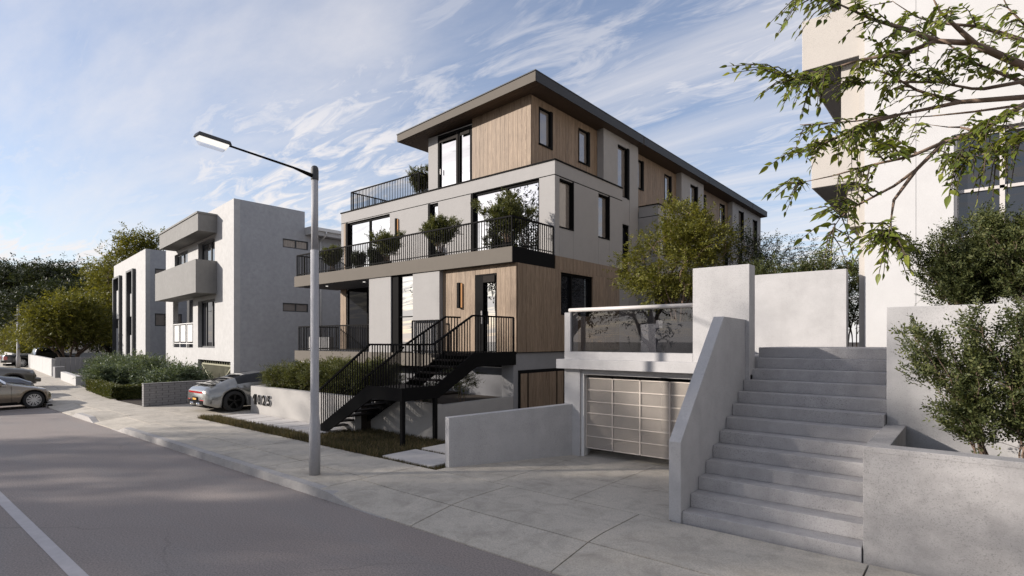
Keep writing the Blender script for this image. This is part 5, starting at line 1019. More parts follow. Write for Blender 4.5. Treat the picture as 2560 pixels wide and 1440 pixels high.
TW = [(-0.89,3.88,4.26,-1.28,3.75,4.44), (-0.89,3.88,4.26,-1.14,3.59,4.35), (-0.89,3.88,4.26,-0.98,3.50,4.23), (-0.89,3.88,4.26,-1.21,3.59,4.31), (-0.89,3.88,4.26,-1.13,3.86,4.39), (-0.89,3.88,4.26,-1.07,3.44,4.24), (-0.89,3.88,4.26,-1.02,3.92,4.33), (-0.89,3.88,4.26,-0.97,3.97,4.29), (-0.89,3.88,4.26,-0.99,3.83,4.22), (-0.89,3.88,4.26,-0.96,4.03,4.28), (-0.85,3.90,4.27,-0.84,3.64,4.17), (-0.89,3.88,4.26,-0.93,3.84,4.24), (-0.78,3.94,4.29,-0.81,3.73,4.18), (-0.85,3.90,4.27,-0.90,3.78,4.26), (-0.77,3.91,4.80,-0.85,3.50,4.46), (-0.77,3.91,4.80,-0.93,3.88,4.73), (-0.77,3.91,4.80,-0.89,3.47,4.39), (-0.69,3.98,4.74,-0.89,3.90,4.54), (-0.71,3.96,4.75,-0.80,3.74,4.56), (-0.77,3.91,4.80,-1.02,3.79,4.64), (-0.77,3.91,4.80,-0.92,3.99,4.77), (-0.71,3.96,4.75,-0.90,3.99,4.64), (-0.75,3.93,4.78,-0.93,3.60,4.44), (-0.73,3.94,4.77,-0.78,3.63,4.54), (-0.77,3.91,4.80,-0.79,3.56,4.59), (-0.68,3.99,4.72,-0.68,3.77,4.59), (-0.77,3.91,4.80,-0.88,3.71,4.67), (-0.66,4.01,4.71,-0.68,3.92,4.64), (-0.71,3.96,4.75,-0.82,4.08,4.81), (-0.77,3.91,4.80,-0.86,3.73,4.68), (-0.66,4.01,4.71,-0.72,3.86,4.60), (-0.66,4.01,4.71,-0.67,3.90,4.65), (-0.82,3.92,4.28,-0.83,3.72,4.16), (-0.75,3.95,4.30,-0.81,4.13,4.28), (-0.57,4.15,4.24,-0.58,3.97,4.20), (-0.57,4.15,4.24,-0.68,4.21,4.27), (-0.78,3.94,4.29,-0.82,3.95,4.19), (-0.75,3.95,4.30,-0.80,3.96,4.30), (-0.71,3.97,4.31,-0.75,3.99,4.18), (-0.75,3.95,4.30,-0.76,3.92,4.14), (-0.57,4.15,4.24,-0.61,4.14,4.25), (-0.82,3.92,4.28,-0.89,3.97,4.25), (-0.78,3.94,4.29,-0.82,4.03,4.22), (-0.78,3.94,4.29,-0.82,3.95,4.18), (-0.51,4.17,4.23,-0.56,4.08,4.22), (-0.57,4.15,4.24,-0.64,4.00,4.15), (-0.71,3.97,4.31,-0.72,3.70,4.19), (-0.65,4.00,4.32,-0.68,3.87,4.23), (-0.78,3.94,4.29,-0.84,3.96,4.30), (-0.57,4.15,4.24,-0.67,4.09,4.24), (-0.57,4.15,4.24,-0.65,3.74,4.05), (-0.78,3.94,4.29,-0.75,3.68,4.12), (-0.71,3.97,4.31,-0.69,3.65,4.07), (-0.78,3.94,4.29,-0.82,3.89,4.21), (-0.57,4.15,4.24,-0.70,3.92,4.12), (-0.71,3.97,4.31,-0.76,4.06,4.21), (-0.82,3.92,4.28,-0.81,3.62,4.11), (-0.85,3.90,4.27,-0.96,4.02,4.31), (-0.78,3.94,4.29,-0.82,3.92,4.26), (-0.85,3.90,4.27,-0.88,3.85,4.20), (-0.71,3.97,4.31,-0.72,3.81,4.17), (-0.82,3.92,4.28,-0.84,3.87,4.21), (-0.85,3.90,4.27,-0.92,4.01,4.30), (-0.85,3.90,4.27,-0.87,3.69,4.13), (-0.75,3.95,4.30,-0.81,4.08,4.29), (-0.54,4.17,4.35,-0.58,4.07,4.28), (-0.54,4.16,4.23,-0.59,4.05,4.23), (-0.51,4.17,4.23,-0.55,4.15,4.22), (-0.54,4.17,4.35,-0.62,4.24,4.31), (-0.37,4.25,4.29,-0.43,4.39,4.32), (-0.46,4.17,4.33,-0.47,3.89,4.20), (-0.39,4.23,4.30,-0.43,4.12,4.23), (-0.54,4.15,4.36,-0.56,3.84,4.22), (-0.46,4.17,4.33,-0.49,3.98,4.24), (-0.51,4.17,4.23,-0.54,4.00,4.16), (-0.46,4.17,4.33,-0.50,3.93,4.24), (-0.57,4.15,4.24,-0.66,4.03,4.24), (-0.35,4.26,4.29,-0.38,4.21,4.24), (-0.51,4.05,4.34,-0.56,4.19,4.36), (-0.40,4.22,4.31,-0.43,3.95,4.22), (-0.37,4.25,4.29,-0.43,4.33,4.32), (-0.36,4.14,4.36,-0.41,4.19,4.39), (-0.29,4.17,4.37,-0.32,4.11,4.29), (-0.40,4.12,4.35,-0.45,4.05,4.30), (-0.32,4.16,4.36,-0.37,4.24,4.36), (-0.29,4.17,4.37,-0.34,4.19,4.38), (-0.21,4.20,4.39,-0.21,3.86,4.16), (-0.29,4.17,4.37,-0.35,4.33,4.40), (-0.32,4.16,4.36,-0.40,4.28,4.40), (-0.29,4.31,4.26,-0.29,4.04,4.19), (-0.36,4.14,4.36,-0.38,3.98,4.26), (-0.32,4.16,4.36,-0.34,4.21,4.32), (-0.33,4.67,4.82,-0.39,4.44,4.67), (-0.46,4.09,4.57,-0.49,3.93,4.50), (-0.25,4.58,4.64,-0.30,4.55,4.62), (-0.49,4.08,4.59,-0.57,4.02,4.53), (-0.35,4.14,4.51,-0.43,4.16,4.45), (-0.43,4.10,4.56,-0.46,3.94,4.45), (-0.38,4.13,4.52,-0.42,4.12,4.56), (-0.25,4.18,4.45,-0.27,3.88,4.31), (-0.43,4.10,4.56,-0.47,4.00,4.51), (-0.40,4.12,4.35,-0.48,4.11,4.44), (-0.32,4.16,4.49,-0.35,4.17,4.49), (-0.35,4.14,4.51,-0.40,4.13,4.47), (-0.33,4.67,4.82,-0.41,4.45,4.69), (-0.35,4.14,4.51,-0.39,3.96,4.37), (-0.24,4.70,4.76,-0.30,4.68,4.73), (-0.16,3.90,4.44,-0.17,3.84,4.40), (-0.33,4.67,4.82,-0.35,4.52,4.76), (-0.13,3.97,4.41,-0.17,3.60,4.23), (-0.13,3.97,4.41,-0.11,3.62,4.27), (-0.33,4.67,4.82,-0.41,4.50,4.70), (-0.26,4.70,4.77,-0.28,4.40,4.63), (-0.28,4.57,4.67,-0.30,4.28,4.54), (-0.21,4.71,4.74,-0.24,4.49,4.60), (-0.17,4.72,4.73,-0.24,4.86,4.74), (-0.29,4.17,4.48,-0.33,4.17,4.48), (-0.35,4.14,4.51,-0.38,4.15,4.54), (-0.22,4.60,4.62,-0.26,4.30,4.50), (-0.17,4.72,4.73,-0.22,4.37,4.58), (-0.11,4.00,4.40,-0.13,3.81,4.32), (-0.11,4.00,4.40,-0.11,4.07,4.46), (0.00,4.81,4.68,-0.02,4.99,4.81), (-0.13,3.97,4.41,-0.09,3.65,4.31), (0.15,4.55,4.63,0.05,4.12,4.41), (-0.16,3.90,4.44,-0.15,3.75,4.36), (0.00,4.81,4.68,-0.03,4.72,4.72), (0.00,4.81,4.68,-0.03,4.46,4.62), (-0.22,4.37,4.23,-0.23,4.24,4.24), (-0.19,4.39,4.22,-0.23,4.58,4.35), (-0.10,4.43,4.19,-0.15,4.35,4.21), (-0.02,4.67,4.41,-0.13,4.55,4.30), (-0.04,4.67,4.44,-0.09,4.39,4.30), (-0.02,4.67,4.41,-0.09,4.60,4.33), (-0.27,4.33,4.25,-0.32,4.47,4.31), (-0.22,4.37,4.23,-0.23,4.13,4.15), (-0.10,4.43,4.19,-0.14,4.50,4.28), (-0.09,4.65,4.49,-0.16,4.28,4.29), (-0.16,4.41,4.21,-0.20,4.35,4.26), (-0.16,4.41,4.21,-0.19,4.05,4.14), (-0.13,4.42,4.20,-0.17,4.09,4.13), (-0.27,4.33,4.25,-0.29,4.28,4.26), (-0.04,4.67,4.44,-0.10,4.60,4.39), (-0.32,4.29,4.27,-0.37,4.45,4.34), (-0.00,4.29,4.35,-0.07,4.36,4.34), (-0.02,4.67,4.41,-0.09,4.36,4.25), (0.00,4.68,4.38,-0.06,4.31,4.18), (0.01,4.30,4.34,-0.04,3.93,4.15), (0.07,4.74,4.35,0.01,4.89,4.41), (-0.04,4.67,4.44,-0.11,4.47,4.35), (0.00,4.68,4.38,-0.06,4.76,4.41), (-0.02,4.67,4.41,-0.06,4.38,4.30), (-0.04,4.67,4.44,-0.08,4.75,4.48), (0.07,4.74,4.35,0.01,4.60,4.30), (-0.04,4.67,4.44,-0.15,4.77,4.43), (-0.09,4.65,4.49,-0.19,4.26,4.29), (0.04,4.33,4.32,-0.01,4.50,4.36), (0.25,5.02,4.59,0.21,5.15,4.63), (0.12,4.92,4.64,0.06,4.62,4.45), (0.08,4.88,4.66,0.03,4.62,4.51), (0.07,4.35,4.31,0.06,4.48,4.38), (0.23,4.61,4.53,0.15,4.26,4.36), (0.21,4.60,4.55,0.13,4.27,4.37), (0.25,5.02,4.59,0.19,4.73,4.42), (0.16,4.95,4.62,0.13,5.08,4.70), (0.06,4.86,4.66,0.02,4.47,4.50), (0.10,4.77,4.33,0.06,4.60,4.28), (0.20,4.85,4.29,0.15,4.67,4.25), (0.10,4.77,4.33,0.06,4.95,4.38), (0.29,5.05,4.57,0.22,5.03,4.48), (0.10,4.77,4.33,0.05,4.71,4.34), (0.15,4.41,4.26,0.10,4.06,4.12), (0.27,4.71,4.21,0.23,4.76,4.25), (0.17,4.43,4.25,0.13,4.20,4.15), (0.20,4.46,4.24,0.14,4.45,4.21), (0.29,4.54,4.18,0.27,4.65,4.25), (0.17,4.43,4.25,0.14,4.36,4.23), (-0.58,4.07,3.93,-0.60,4.01,3.88), (-0.64,4.02,3.90,-0.65,3.75,3.79), (-0.73,4.04,3.99,-0.80,3.99,3.96), (-0.68,3.99,3.87,-0.72,3.92,3.83), (-0.68,4.07,3.99,-0.68,3.84,3.87), (-0.68,3.99,3.87,-0.74,4.11,3.87), (-0.60,4.06,3.92,-0.58,3.84,3.74), (-0.53,4.11,3.96,-0.57,4.24,3.88), (-0.68,4.07,3.99,-0.70,4.01,3.93), (-0.56,4.09,3.95,-0.60,4.05,3.89), (-0.58,4.07,3.93,-0.56,3.79,3.79), (-0.78,4.01,3.99,-0.79,3.76,3.85), (-0.78,4.01,3.99,-0.83,4.04,3.96), (-0.53,4.11,3.96,-0.59,4.27,3.90), (-0.72,3.98,3.85,-0.79,4.11,3.84), (-0.66,4.01,3.88,-0.65,3.93,3.77), (-0.60,4.06,3.92,-0.57,3.77,3.76), (-0.60,4.06,3.92,-0.61,4.13,3.83), (-0.68,4.07,3.99,-0.72,4.11,3.99), (-0.50,4.14,3.97,-0.55,4.31,3.96), (-0.62,4.04,3.91,-0.60,3.81,3.78), (-0.72,3.98,3.85,-0.78,4.00,3.85), (-0.58,4.07,3.93,-0.56,3.94,3.80), (-0.58,4.07,3.93,-0.58,4.11,3.83), (-0.82,3.99,3.99,-0.82,3.67,3.81), (-0.63,4.10,4.00,-0.64,3.80,3.88), (-0.83,3.93,3.81,-0.94,4.02,3.85), (-0.83,3.93,3.81,-0.89,3.93,3.80), (-0.76,3.96,3.84,-0.78,3.78,3.79), (-0.74,3.97,3.85,-0.77,3.83,3.79), (-0.80,3.95,3.82,-0.79,3.75,3.71), (-0.74,3.97,3.85,-0.76,3.91,3.77), (-0.86,3.90,3.79,-0.89,3.73,3.74), (-0.78,3.96,3.83,-0.81,3.79,3.77), (-0.74,3.97,3.85,-0.76,3.82,3.76), (-0.50,4.14,3.97,-0.57,4.30,3.98), (-0.56,4.09,3.95,-0.57,3.88,3.84), (-0.39,4.67,4.13,-0.42,4.31,3.97), (-0.58,4.07,3.93,-0.60,4.04,3.87), (-0.42,4.66,4.13,-0.44,4.30,3.99), (-0.39,4.67,4.13,-0.46,4.77,4.08), (-0.42,4.21,4.01,-0.48,4.39,4.07), (-0.45,4.20,4.01,-0.53,4.24,4.04), (-0.60,4.06,3.92,-0.59,3.82,3.81), (-0.53,4.11,3.96,-0.55,3.90,3.84), (-0.50,4.14,3.97,-0.53,4.02,3.92), (-0.42,4.66,4.13,-0.51,4.75,4.07), (-0.47,4.16,3.98,-0.53,4.32,3.97), (-0.50,4.14,3.97,-0.58,4.26,3.99), (-0.39,4.67,4.13,-0.42,4.54,3.98), (-0.35,3.96,3.66,-0.41,4.00,3.74), (-0.26,4.01,3.69,-0.34,4.00,3.75), (-0.36,4.69,4.13,-0.40,4.51,3.94), (-0.47,4.16,3.98,-0.51,4.34,3.89), (-0.32,3.98,3.67,-0.38,3.88,3.71), (-0.42,4.66,4.13,-0.47,4.67,4.06), (-0.22,4.16,3.89,-0.27,4.06,3.80), (-0.47,4.16,3.98,-0.51,4.06,3.92), (-0.24,4.16,3.90,-0.29,3.76,3.71), (-0.35,3.96,3.66,-0.44,4.07,3.79), (-0.47,4.16,3.98,-0.52,4.32,3.88), (-0.22,4.16,3.89,-0.25,3.87,3.77), (-0.36,4.69,4.13,-0.42,4.71,4.04), (-0.38,3.94,3.66,-0.43,3.71,3.66), (-0.41,3.93,3.65,-0.46,3.73,3.68), (-0.41,3.93,3.65,-0.46,3.80,3.68), (-0.32,3.98,3.67,-0.34,3.68,3.62), (-0.26,4.01,3.69,-0.35,4.04,3.73), (-0.32,3.98,3.67,-0.40,3.92,3.73), (-0.62,3.77,3.58,-0.60,3.58,3.43), (-0.47,3.90,3.64,-0.47,3.64,3.49), (-0.46,3.87,3.44,-0.53,3.79,3.49), (-0.43,3.89,3.46,-0.52,3.75,3.49), (-0.53,3.85,3.62,-0.51,3.58,3.46), (-0.53,3.85,3.62,-0.55,3.61,3.51), (-0.50,3.87,3.63,-0.53,3.90,3.53), (-0.43,3.89,3.46,-0.53,3.83,3.50), (-0.44,3.92,3.65,-0.48,3.90,3.55), (-0.50,3.87,3.63,-0.51,3.66,3.49), (-0.53,3.85,3.62,-0.55,3.78,3.50), (-0.47,3.90,3.64,-0.47,3.67,3.49), (-0.50,3.86,3.42,-0.53,3.52,3.38), (-0.56,3.82,3.61,-0.58,3.82,3.50), (-0.79,3.70,3.55,-0.88,3.55,3.48), (-0.79,3.70,3.55,-0.94,3.76,3.56), (-0.79,3.70,3.55,-0.84,3.61,3.43), (-0.79,3.70,3.55,-0.81,3.57,3.48), (-0.79,3.70,3.55,-0.80,3.39,3.48), (-0.79,3.70,3.55,-0.84,3.45,3.39), (-0.79,3.70,3.55,-0.86,3.35,3.46), (-0.79,3.70,3.55,-0.88,3.64,3.52), (-0.53,3.84,3.40,-0.66,3.95,3.47), (-0.62,3.78,3.32,-0.69,3.51,3.32), (-0.61,3.79,3.33,-0.66,3.42,3.31), (-0.56,3.82,3.38,-0.63,3.44,3.37), (-0.59,3.80,3.35,-0.70,3.82,3.39), (-0.53,3.84,3.40,-0.59,3.67,3.40), (-0.58,3.81,3.36,-0.64,3.57,3.35), (-0.56,3.82,3.38,-0.64,3.96,3.40), (-0.59,3.80,3.35,-0.65,3.46,3.33), (-0.64,3.76,3.29,-0.64,3.72,3.23), (-0.65,3.75,3.25,-0.70,3.93,3.23), (-0.65,3.75,3.25,-0.69,3.90,3.23), (-0.67,3.73,3.22,-0.65,3.58,3.14), (-0.57,3.82,3.37,-0.54,3.51,3.25), (-0.57,3.82,3.37,-0.57,4.00,3.29), (-0.64,3.76,3.29,-0.70,3.79,3.28), (-0.66,3.74,3.24,-0.62,3.78,3.14), (-0.65,3.76,3.27,-0.59,3.87,3.20), (-0.38,3.84,3.20,-0.48,3.50,3.10), (-0.38,3.84,3.20,-0.55,3.85,3.19), (-0.38,3.84,3.20,-0.34,3.86,3.09), (-0.38,3.84,3.20,-0.40,3.90,3.11), (-0.38,3.84,3.20,-0.32,3.89,3.10), (-0.38,3.85,3.23,-0.47,3.96,3.24), (-0.38,3.84,3.20,-0.38,3.56,3.07), (-0.38,3.84,3.20,-0.43,3.52,3.10), (-0.38,3.85,3.25,-0.41,3.46,3.18), (-0.38,3.84,3.22,-0.33,3.92,3.19), (-0.38,3.84,3.20,-0.47,3.61,3.10), (-0.38,3.85,3.27,-0.40,3.83,3.23), (-0.38,3.85,3.23,-0.35,3.51,3.15), (-0.38,3.85,3.29,-0.34,3.54,3.19), (-0.38,3.84,3.20,-0.44,3.55,3.14), (-0.38,3.84,3.22,-0.30,4.05,3.19), (-0.38,3.85,3.23,-0.41,3.59,3.18), (-0.38,3.84,3.20,-0.39,3.82,3.15), (-0.38,3.84,3.20,-0.31,3.72,3.08), (-0.38,3.84,3.20,-0.33,3.97,3.11), (-0.38,3.84,3.20,-0.37,3.65,3.02), (-0.38,3.84,3.20,-0.28,3.58,3.04), (-0.38,3.84,3.20,-0.31,3.80,3.07), (-0.38,3.84,3.20,-0.28,3.58,3.06), (-0.38,3.85,3.27,-0.50,3.88,3.27), (-0.61,3.79,3.33,-0.59,3.81,3.24), (-0.38,3.84,3.20,-0.39,3.59,3.12), (-0.38,3.84,3.20,-0.44,3.65,3.12), (-0.38,3.84,3.20,-0.46,3.67,3.12), (-0.38,3.84,3.20,-0.50,3.48,3.05), (-0.38,3.84,3.22,-0.40,3.60,3.16), (-0.38,3.84,3.20,-0.51,3.39,3.08), (-0.06,4.14,3.78,-0.11,4.25,3.80), (0.03,4.96,4.17,-0.04,5.09,4.14), (0.08,4.23,3.85,0.05,4.23,3.84), (0.15,4.29,3.90,0.11,4.00,3.75), (0.02,4.18,3.80,-0.01,4.25,3.75), (0.11,4.01,3.63,0.06,3.81,3.60), (0.18,4.05,3.66,0.11,3.71,3.58), (0.05,4.21,3.82,0.02,4.07,3.73), (0.05,4.21,3.82,0.03,4.40,3.83), (0.12,4.26,3.87,0.06,3.90,3.73), (0.05,4.21,3.82,0.03,4.18,3.76), (0.08,4.23,3.85,0.03,4.09,3.81), (0.15,4.29,3.90,0.12,4.00,3.73), (-0.04,4.16,3.78,-0.07,3.90,3.69), (0.05,3.98,3.62,-0.02,3.89,3.62), (0.09,4.00,3.63,0.04,3.65,3.55), (0.08,4.23,3.85,0.01,4.32,3.88), (0.08,4.23,3.85,0.04,3.90,3.74), (0.02,4.18,3.80,-0.02,4.33,3.83), (0.05,4.21,3.82,0.00,4.08,3.76), (0.02,4.18,3.80,-0.03,4.04,3.73), (0.18,4.05,3.66,0.12,3.81,3.61), (0.15,4.03,3.65,0.08,3.78,3.62), (0.15,4.03,3.65,0.08,3.66,3.58), (0.02,4.18,3.80,-0.02,4.06,3.71), (0.18,4.05,3.66,0.13,4.06,3.66), (-0.10,3.95,3.60,-0.14,3.69,3.49), (-0.03,3.96,3.61,-0.06,3.88,3.50), (-0.07,3.96,3.60,-0.09,3.91,3.51), (-0.10,3.95,3.60,-0.13,3.80,3.52), (-0.05,3.96,3.61,-0.09,4.09,3.59), (-0.03,3.96,3.61,-0.07,3.92,3.51), (0.00,3.97,3.61,-0.01,3.62,3.43), (0.05,3.98,3.62,0.03,3.64,3.43), (0.05,3.98,3.62,0.03,4.00,3.52), (0.05,3.98,3.62,0.03,3.80,3.50), (-0.03,3.96,3.61,-0.08,4.06,3.64), (-0.07,3.96,3.60,-0.12,3.83,3.59), (-0.05,3.96,3.61,-0.09,4.09,3.54), (-0.08,3.95,3.60,-0.12,4.12,3.56), (0.05,4.21,3.82,0.04,3.91,3.66), (0.18,4.31,3.93,0.12,4.06,3.84), (0.20,4.07,3.68,0.15,3.90,3.63), (0.15,4.03,3.65,0.12,4.00,3.64), (0.08,4.23,3.85,0.07,4.35,3.82), (0.15,4.29,3.90,0.10,4.23,3.85), (0.05,4.21,3.82,0.02,4.00,3.75), (0.13,4.01,3.63,0.08,4.16,3.71), (0.24,4.11,3.71,0.19,4.01,3.69), (0.24,4.11,3.71,0.17,4.15,3.75), (0.18,4.05,3.66,0.12,3.71,3.58), (0.20,4.07,3.68,0.15,3.81,3.57), (0.22,4.09,3.69,0.16,4.11,3.74), (0.31,5.20,4.20,0.25,4.94,4.03), (0.20,4.07,3.68,0.14,3.76,3.61), (0.15,4.29,3.90,0.11,4.07,3.83), (0.31,5.20,4.20,0.23,5.21,4.16), (0.31,5.20,4.20,0.24,5.12,4.08), (0.20,4.07,3.68,0.11,3.91,3.68), (0.13,4.01,3.63,0.12,3.86,3.50), (0.18,4.05,3.66,0.17,4.12,3.60), (0.09,4.00,3.63,0.06,3.80,3.55), (0.09,4.00,3.63,0.05,3.77,3.58), (0.13,4.01,3.63,0.10,3.76,3.50), (0.15,4.03,3.65,0.14,3.78,3.50), (0.11,4.01,3.63,0.07,4.04,3.64), (0.13,4.01,3.63,0.13,4.00,3.47), (0.13,4.01,3.63,0.09,4.13,3.67), (0.09,4.00,3.63,0.05,3.71,3.55), (0.07,3.99,3.62,0.04,4.05,3.57), (0.09,4.00,3.63,0.07,4.12,3.54), (0.09,4.00,3.63,0.08,4.02,3.50), (-0.07,3.96,3.60,-0.11,3.91,3.61), (-0.09,4.13,3.77,-0.12,4.08,3.70), (-0.03,3.96,3.61,-0.08,3.57,3.52), (-0.12,4.12,3.76,-0.14,3.90,3.64), (-0.03,3.96,3.61,-0.07,3.62,3.52), (-0.08,3.95,3.60,-0.12,3.57,3.51), (-0.05,3.96,3.61,-0.09,3.83,3.58), (-0.05,3.96,3.61,-0.09,3.65,3.52), (-0.19,4.39,4.22,-0.23,4.32,4.15), (-0.13,4.42,4.20,-0.16,4.06,4.06), (-0.22,4.37,4.14,-0.28,4.37,4.14), (-0.19,4.38,4.13,-0.25,4.37,4.09), (-0.05,4.46,4.17,-0.11,4.46,4.14), (-0.12,4.41,4.10,-0.16,4.04,3.95), (-0.29,4.31,4.17,-0.34,4.22,4.13), (-0.33,4.28,4.20,-0.38,4.44,4.24), (-0.39,4.23,4.22,-0.42,4.04,4.05), (-0.33,4.28,4.20,-0.38,4.34,4.21), (-0.33,4.28,4.20,-0.41,4.36,4.21), (-0.22,4.37,4.14,-0.29,4.36,4.10), (-0.19,4.38,4.13,-0.21,4.04,4.02), (-0.41,4.22,4.22,-0.46,4.27,4.12), (0.20,4.98,4.61,0.18,5.00,4.61), (0.18,4.57,4.59,0.16,4.77,4.68), (0.20,4.59,4.56,0.14,4.51,4.50), (0.38,4.74,4.46,0.30,4.61,4.46), (0.25,4.63,4.50,0.24,4.43,4.42), (0.25,5.02,4.59,0.20,5.01,4.60), (0.18,4.57,4.59,0.12,4.35,4.48), (0.26,4.64,4.48,0.19,4.29,4.33), (-0.52,4.07,4.61,-0.56,4.24,4.71), (-0.57,4.04,4.65,-0.60,4.03,4.64), (-0.57,4.04,4.65,-0.58,3.83,4.56), (-0.46,4.09,4.57,-0.50,3.96,4.55), (-0.57,4.04,4.65,-0.54,3.90,4.62), (-0.52,4.07,4.61,-0.53,3.94,4.60), (-0.44,4.58,4.91,-0.57,4.53,4.88), (-0.57,4.04,4.65,-0.56,3.88,4.63)]
# street tree whose boughs hang into view: trunk stands on the pavement beside the camera's view
FT = thing('street_tree', (1.9, 5.9, TOP), 'large-leaved street tree whose boughs hang over the stairs from the side', 'tree')
m = MB(); tb = Vector((1.9, 5.9, TOP)); prev = tb; pr_ = 0.16
for q, r in ((Vector((1.85, 5.85, 1.6)), 0.13), (Vector((1.72, 5.75, 2.9)), 0.115), (Vector((1.62, 5.6, 3.7)), 0.10), (Vector((1.6, 5.55, 5.2)), 0.07), (Vector((1.8, 5.7, 7.0)), 0.03)):
    m.tube(prev, q, pr_, r, 12); prev = q; pr_ = r
m.build('trunk', 'bark', FT, smooth=True)
for key, (r0, pl) in BR.items():
    m = MB(); p = [Vector(v) for v in pl]; main = key in 'ADEFGIJNO' and len(key) == 1
    if main: p = [Vector((1.64, 5.62, 3.35+0.10*('ADEFGIJNO'.index(key))))]+p
    n = len(p)
    for i in range(n-1):
        f0 = (1-i/(n-1))**0.8; f1 = (1-(i+1)/(n-1))**0.8; k = 1.0
        m.tube(p[i], p[i+1], r0*max(f0, 0.14), r0*max(f1, 0.10), 9)
    m.build('branch', 'bark', FT, smooth=True)
rg = random.Random(11); tw = MB(); leaves = []
for t in TW:
    b = Vector(t[:3]); e = Vector(t[3:]); ax = e-b; Ln = ax.length
    if Ln < 0.05: continue
    if Ln < 0.24: e = b+ax.normalized()*0.24; ax = e-b; Ln = 0.24
    mid = b+ax*0.5+Vector((0, 0, 0.10*Ln)); tip = e+Vector((0, 0, -0.02))
    tw.tube(b, mid, 0.0045, 0.0032, 4, caps=False).tube(mid, tip, 0.0032, 0.0016, 4, caps=False)
    span = min(Ln, 0.40); k = rg.randint(7, 10); fl = rg.random(); upn = Vector((rg.uniform(-0.7, 0.7), rg.uniform(-0.7, 0.7), 1)).normalized()
    for i in range(k):
        s = 1-(span/Ln)*(1-(i+0.6)/k)
        p = b.lerp(mid, s*2) if s < 0.5 else mid.lerp(tip, s*2-1)
        a = (tip-mid).normalized(); side = a.cross(upn).normalized(); sg = 1 if i % 2 else -1
        d = (a*0.62+side*sg*0.85+Vector((0, 0, -0.04))+Vector((rg.uniform(-.25, .25), rg.uniform(-.25, .25), rg.uniform(-.25, .2)))) if i < k-1 else a+Vector((0, 0, -0.1))
        leaves.append((p, d.normalized(), (upn+Vector((rg.uniform(-.5, .5), rg.uniform(-.5, .5), 0))).normalized(), rg.uniform(0.034, 0.068)*(0.7+0.6*fl)))
tw.build('twigs', 'bark_dark', FT, smooth=True, weld=False)
def leaf_geo(L=1.0):
    T_ = [0, .10, .28, .48, .68, .85, 1.0]; Wd = [0.012, .14, .205, .185, .115, .045, 0.0]; V = []; Fc = []
    for t, w_ in zip(T_, Wd): V += [(-w_, t, 0.05*w_/0.2-0.09*t*t), (0, t, -0.09*t*t), (w_, t, 0.05*w_/0.2-0.09*t*t)]
    for i in range(len(T_)-1):
        for j in range(2): a = i*3+j; Fc.append((a, a+1, a+4, a+3))
    return V, Fc
LV, LF = leaf_geo(); me = bpy.data.meshes.new('leaf'); me.from_pydata(LV, [], LF); shade(me, True); me.materials.append(MATS['leaf_big'])
def leaf_matrix(p, d, n, L):
    x = d.cross(n).normalized(); z = x.cross(d); return Matrix(((x.x*L, d.x*L, z.x*L, p.x), (x.y*L, d.y*L, z.y*L, p.y), (x.z*L, d.z*L, z.z*L, p.z), (0, 0, 0, 1)))
CW = Vector((0, 0, 2.6)); leaves.sort(key=lambda l: (l[0]-CW).length/l[3])
rest = MB(); inv = Matrix.Translation(-Vector((1.9, 5.9, TOP)))
for i, l in enumerate(leaves):
    M4 = leaf_matrix(*l)
    if i < 300:
        o = link(bpy.data.objects.new('leaf', me)); o.parent = FT; o.matrix_parent_inverse = inv; o.matrix_basis = M4
    else: rest.add([tuple(M4 @ Vector(v)) for v in LV], LF)
ro = rest.build('leaves', 'leaf_big', FT, smooth=True, weld=False); ro['kind'] = 'stuff'

# tree on the garage terrace
bx, by, bz = -6.05, 14.2, 2.85
roots = [[(bx+0.10*math.cos(a), by+0.10*math.sin(a), bz), (bx+0.22*math.cos(a), by+0.22*math.sin(a), bz+0.55), (bx+0.55*math.cos(a), by+0.55*math.sin(a), bz+1.15)] for a in (0.3, 1.3, 2.4, 3.4, 4.4, 5.4)]
plant('terrace_tree', (bx, by, bz), 'feathery olive-green tree growing on the garage terrace behind the glass', 'tree', 21, [((bx-0.15, by, 4.75), (1.25, 1.2, 1.05), 0.55), ((bx+0.1, by, 5.55), (0.8, 0.8, 0.62), 0.25), ((bx-0.55, by-0.3, 4.15), (0.8, 0.8, 0.5), 0.2), ((bx+0.75, by, 5.15), (0.75, 0.8, 0.55), 0.2)], roots, 'leaf_olive', n=150, per=26, sig=0.15, spray=0.20, leaf=0.072, width=0.48, k=7, rtip=0.0055, gap=0.20)
plant('garden_tree', (-6.6, 20, 2.3), 'darker green tree behind the terrace tree, against the house side', 'tree', 22, [((-6.4, 20, 5.0), (1.5, 1.4, 1.3), 0.6), ((-5.2, 20.4, 4.9), (1.2, 1.2, 1.0), 0.4)], [[(-6.5, 20, 2.2), (-6.4, 20, 3.2)], [(-5.6, 20.3, 2.2), (-5.3, 20.4, 3.4)]], 'leaf_dark', n=120, per=28, sig=0.26, spray=0.24, leaf=0.08, k=7, gap=0.15)
for i, (x, r, h, sd) in enumerate(((-3.75, 0.5, 2.05, 31), (-3.15, 0.48, 2.0, 32), (-2.62, 0.5, 2.15, 33), (-2.18, 0.42, 1.95, 34))):
    shrub('screen_shrub', (x, 13.7, 2.35), ['grey-green shrub over the screen wall, next to the garage pier', 'grey-green shrub over the middle of the screen wall', 'tallest grey-green shrub over the screen wall', 'grey-green shrub over the free end of the screen wall'][i], sd, r, 0.45, h, 'leaf_ash', n=60, per=26, leaf=0.055, spray=0.16, sig=0.10, group='shrubs behind the screen wall')
shrub('screen_shrub', (-2.15, 15.2, 2.3), 'fresh green shrub in the gap beside the tall white block', 36, 0.45, 0.5, 2.1, 'leaf_box', n=34, per=12, leaf=0.06, spray=0.18, sig=0.12, group='shrubs behind the screen wall')
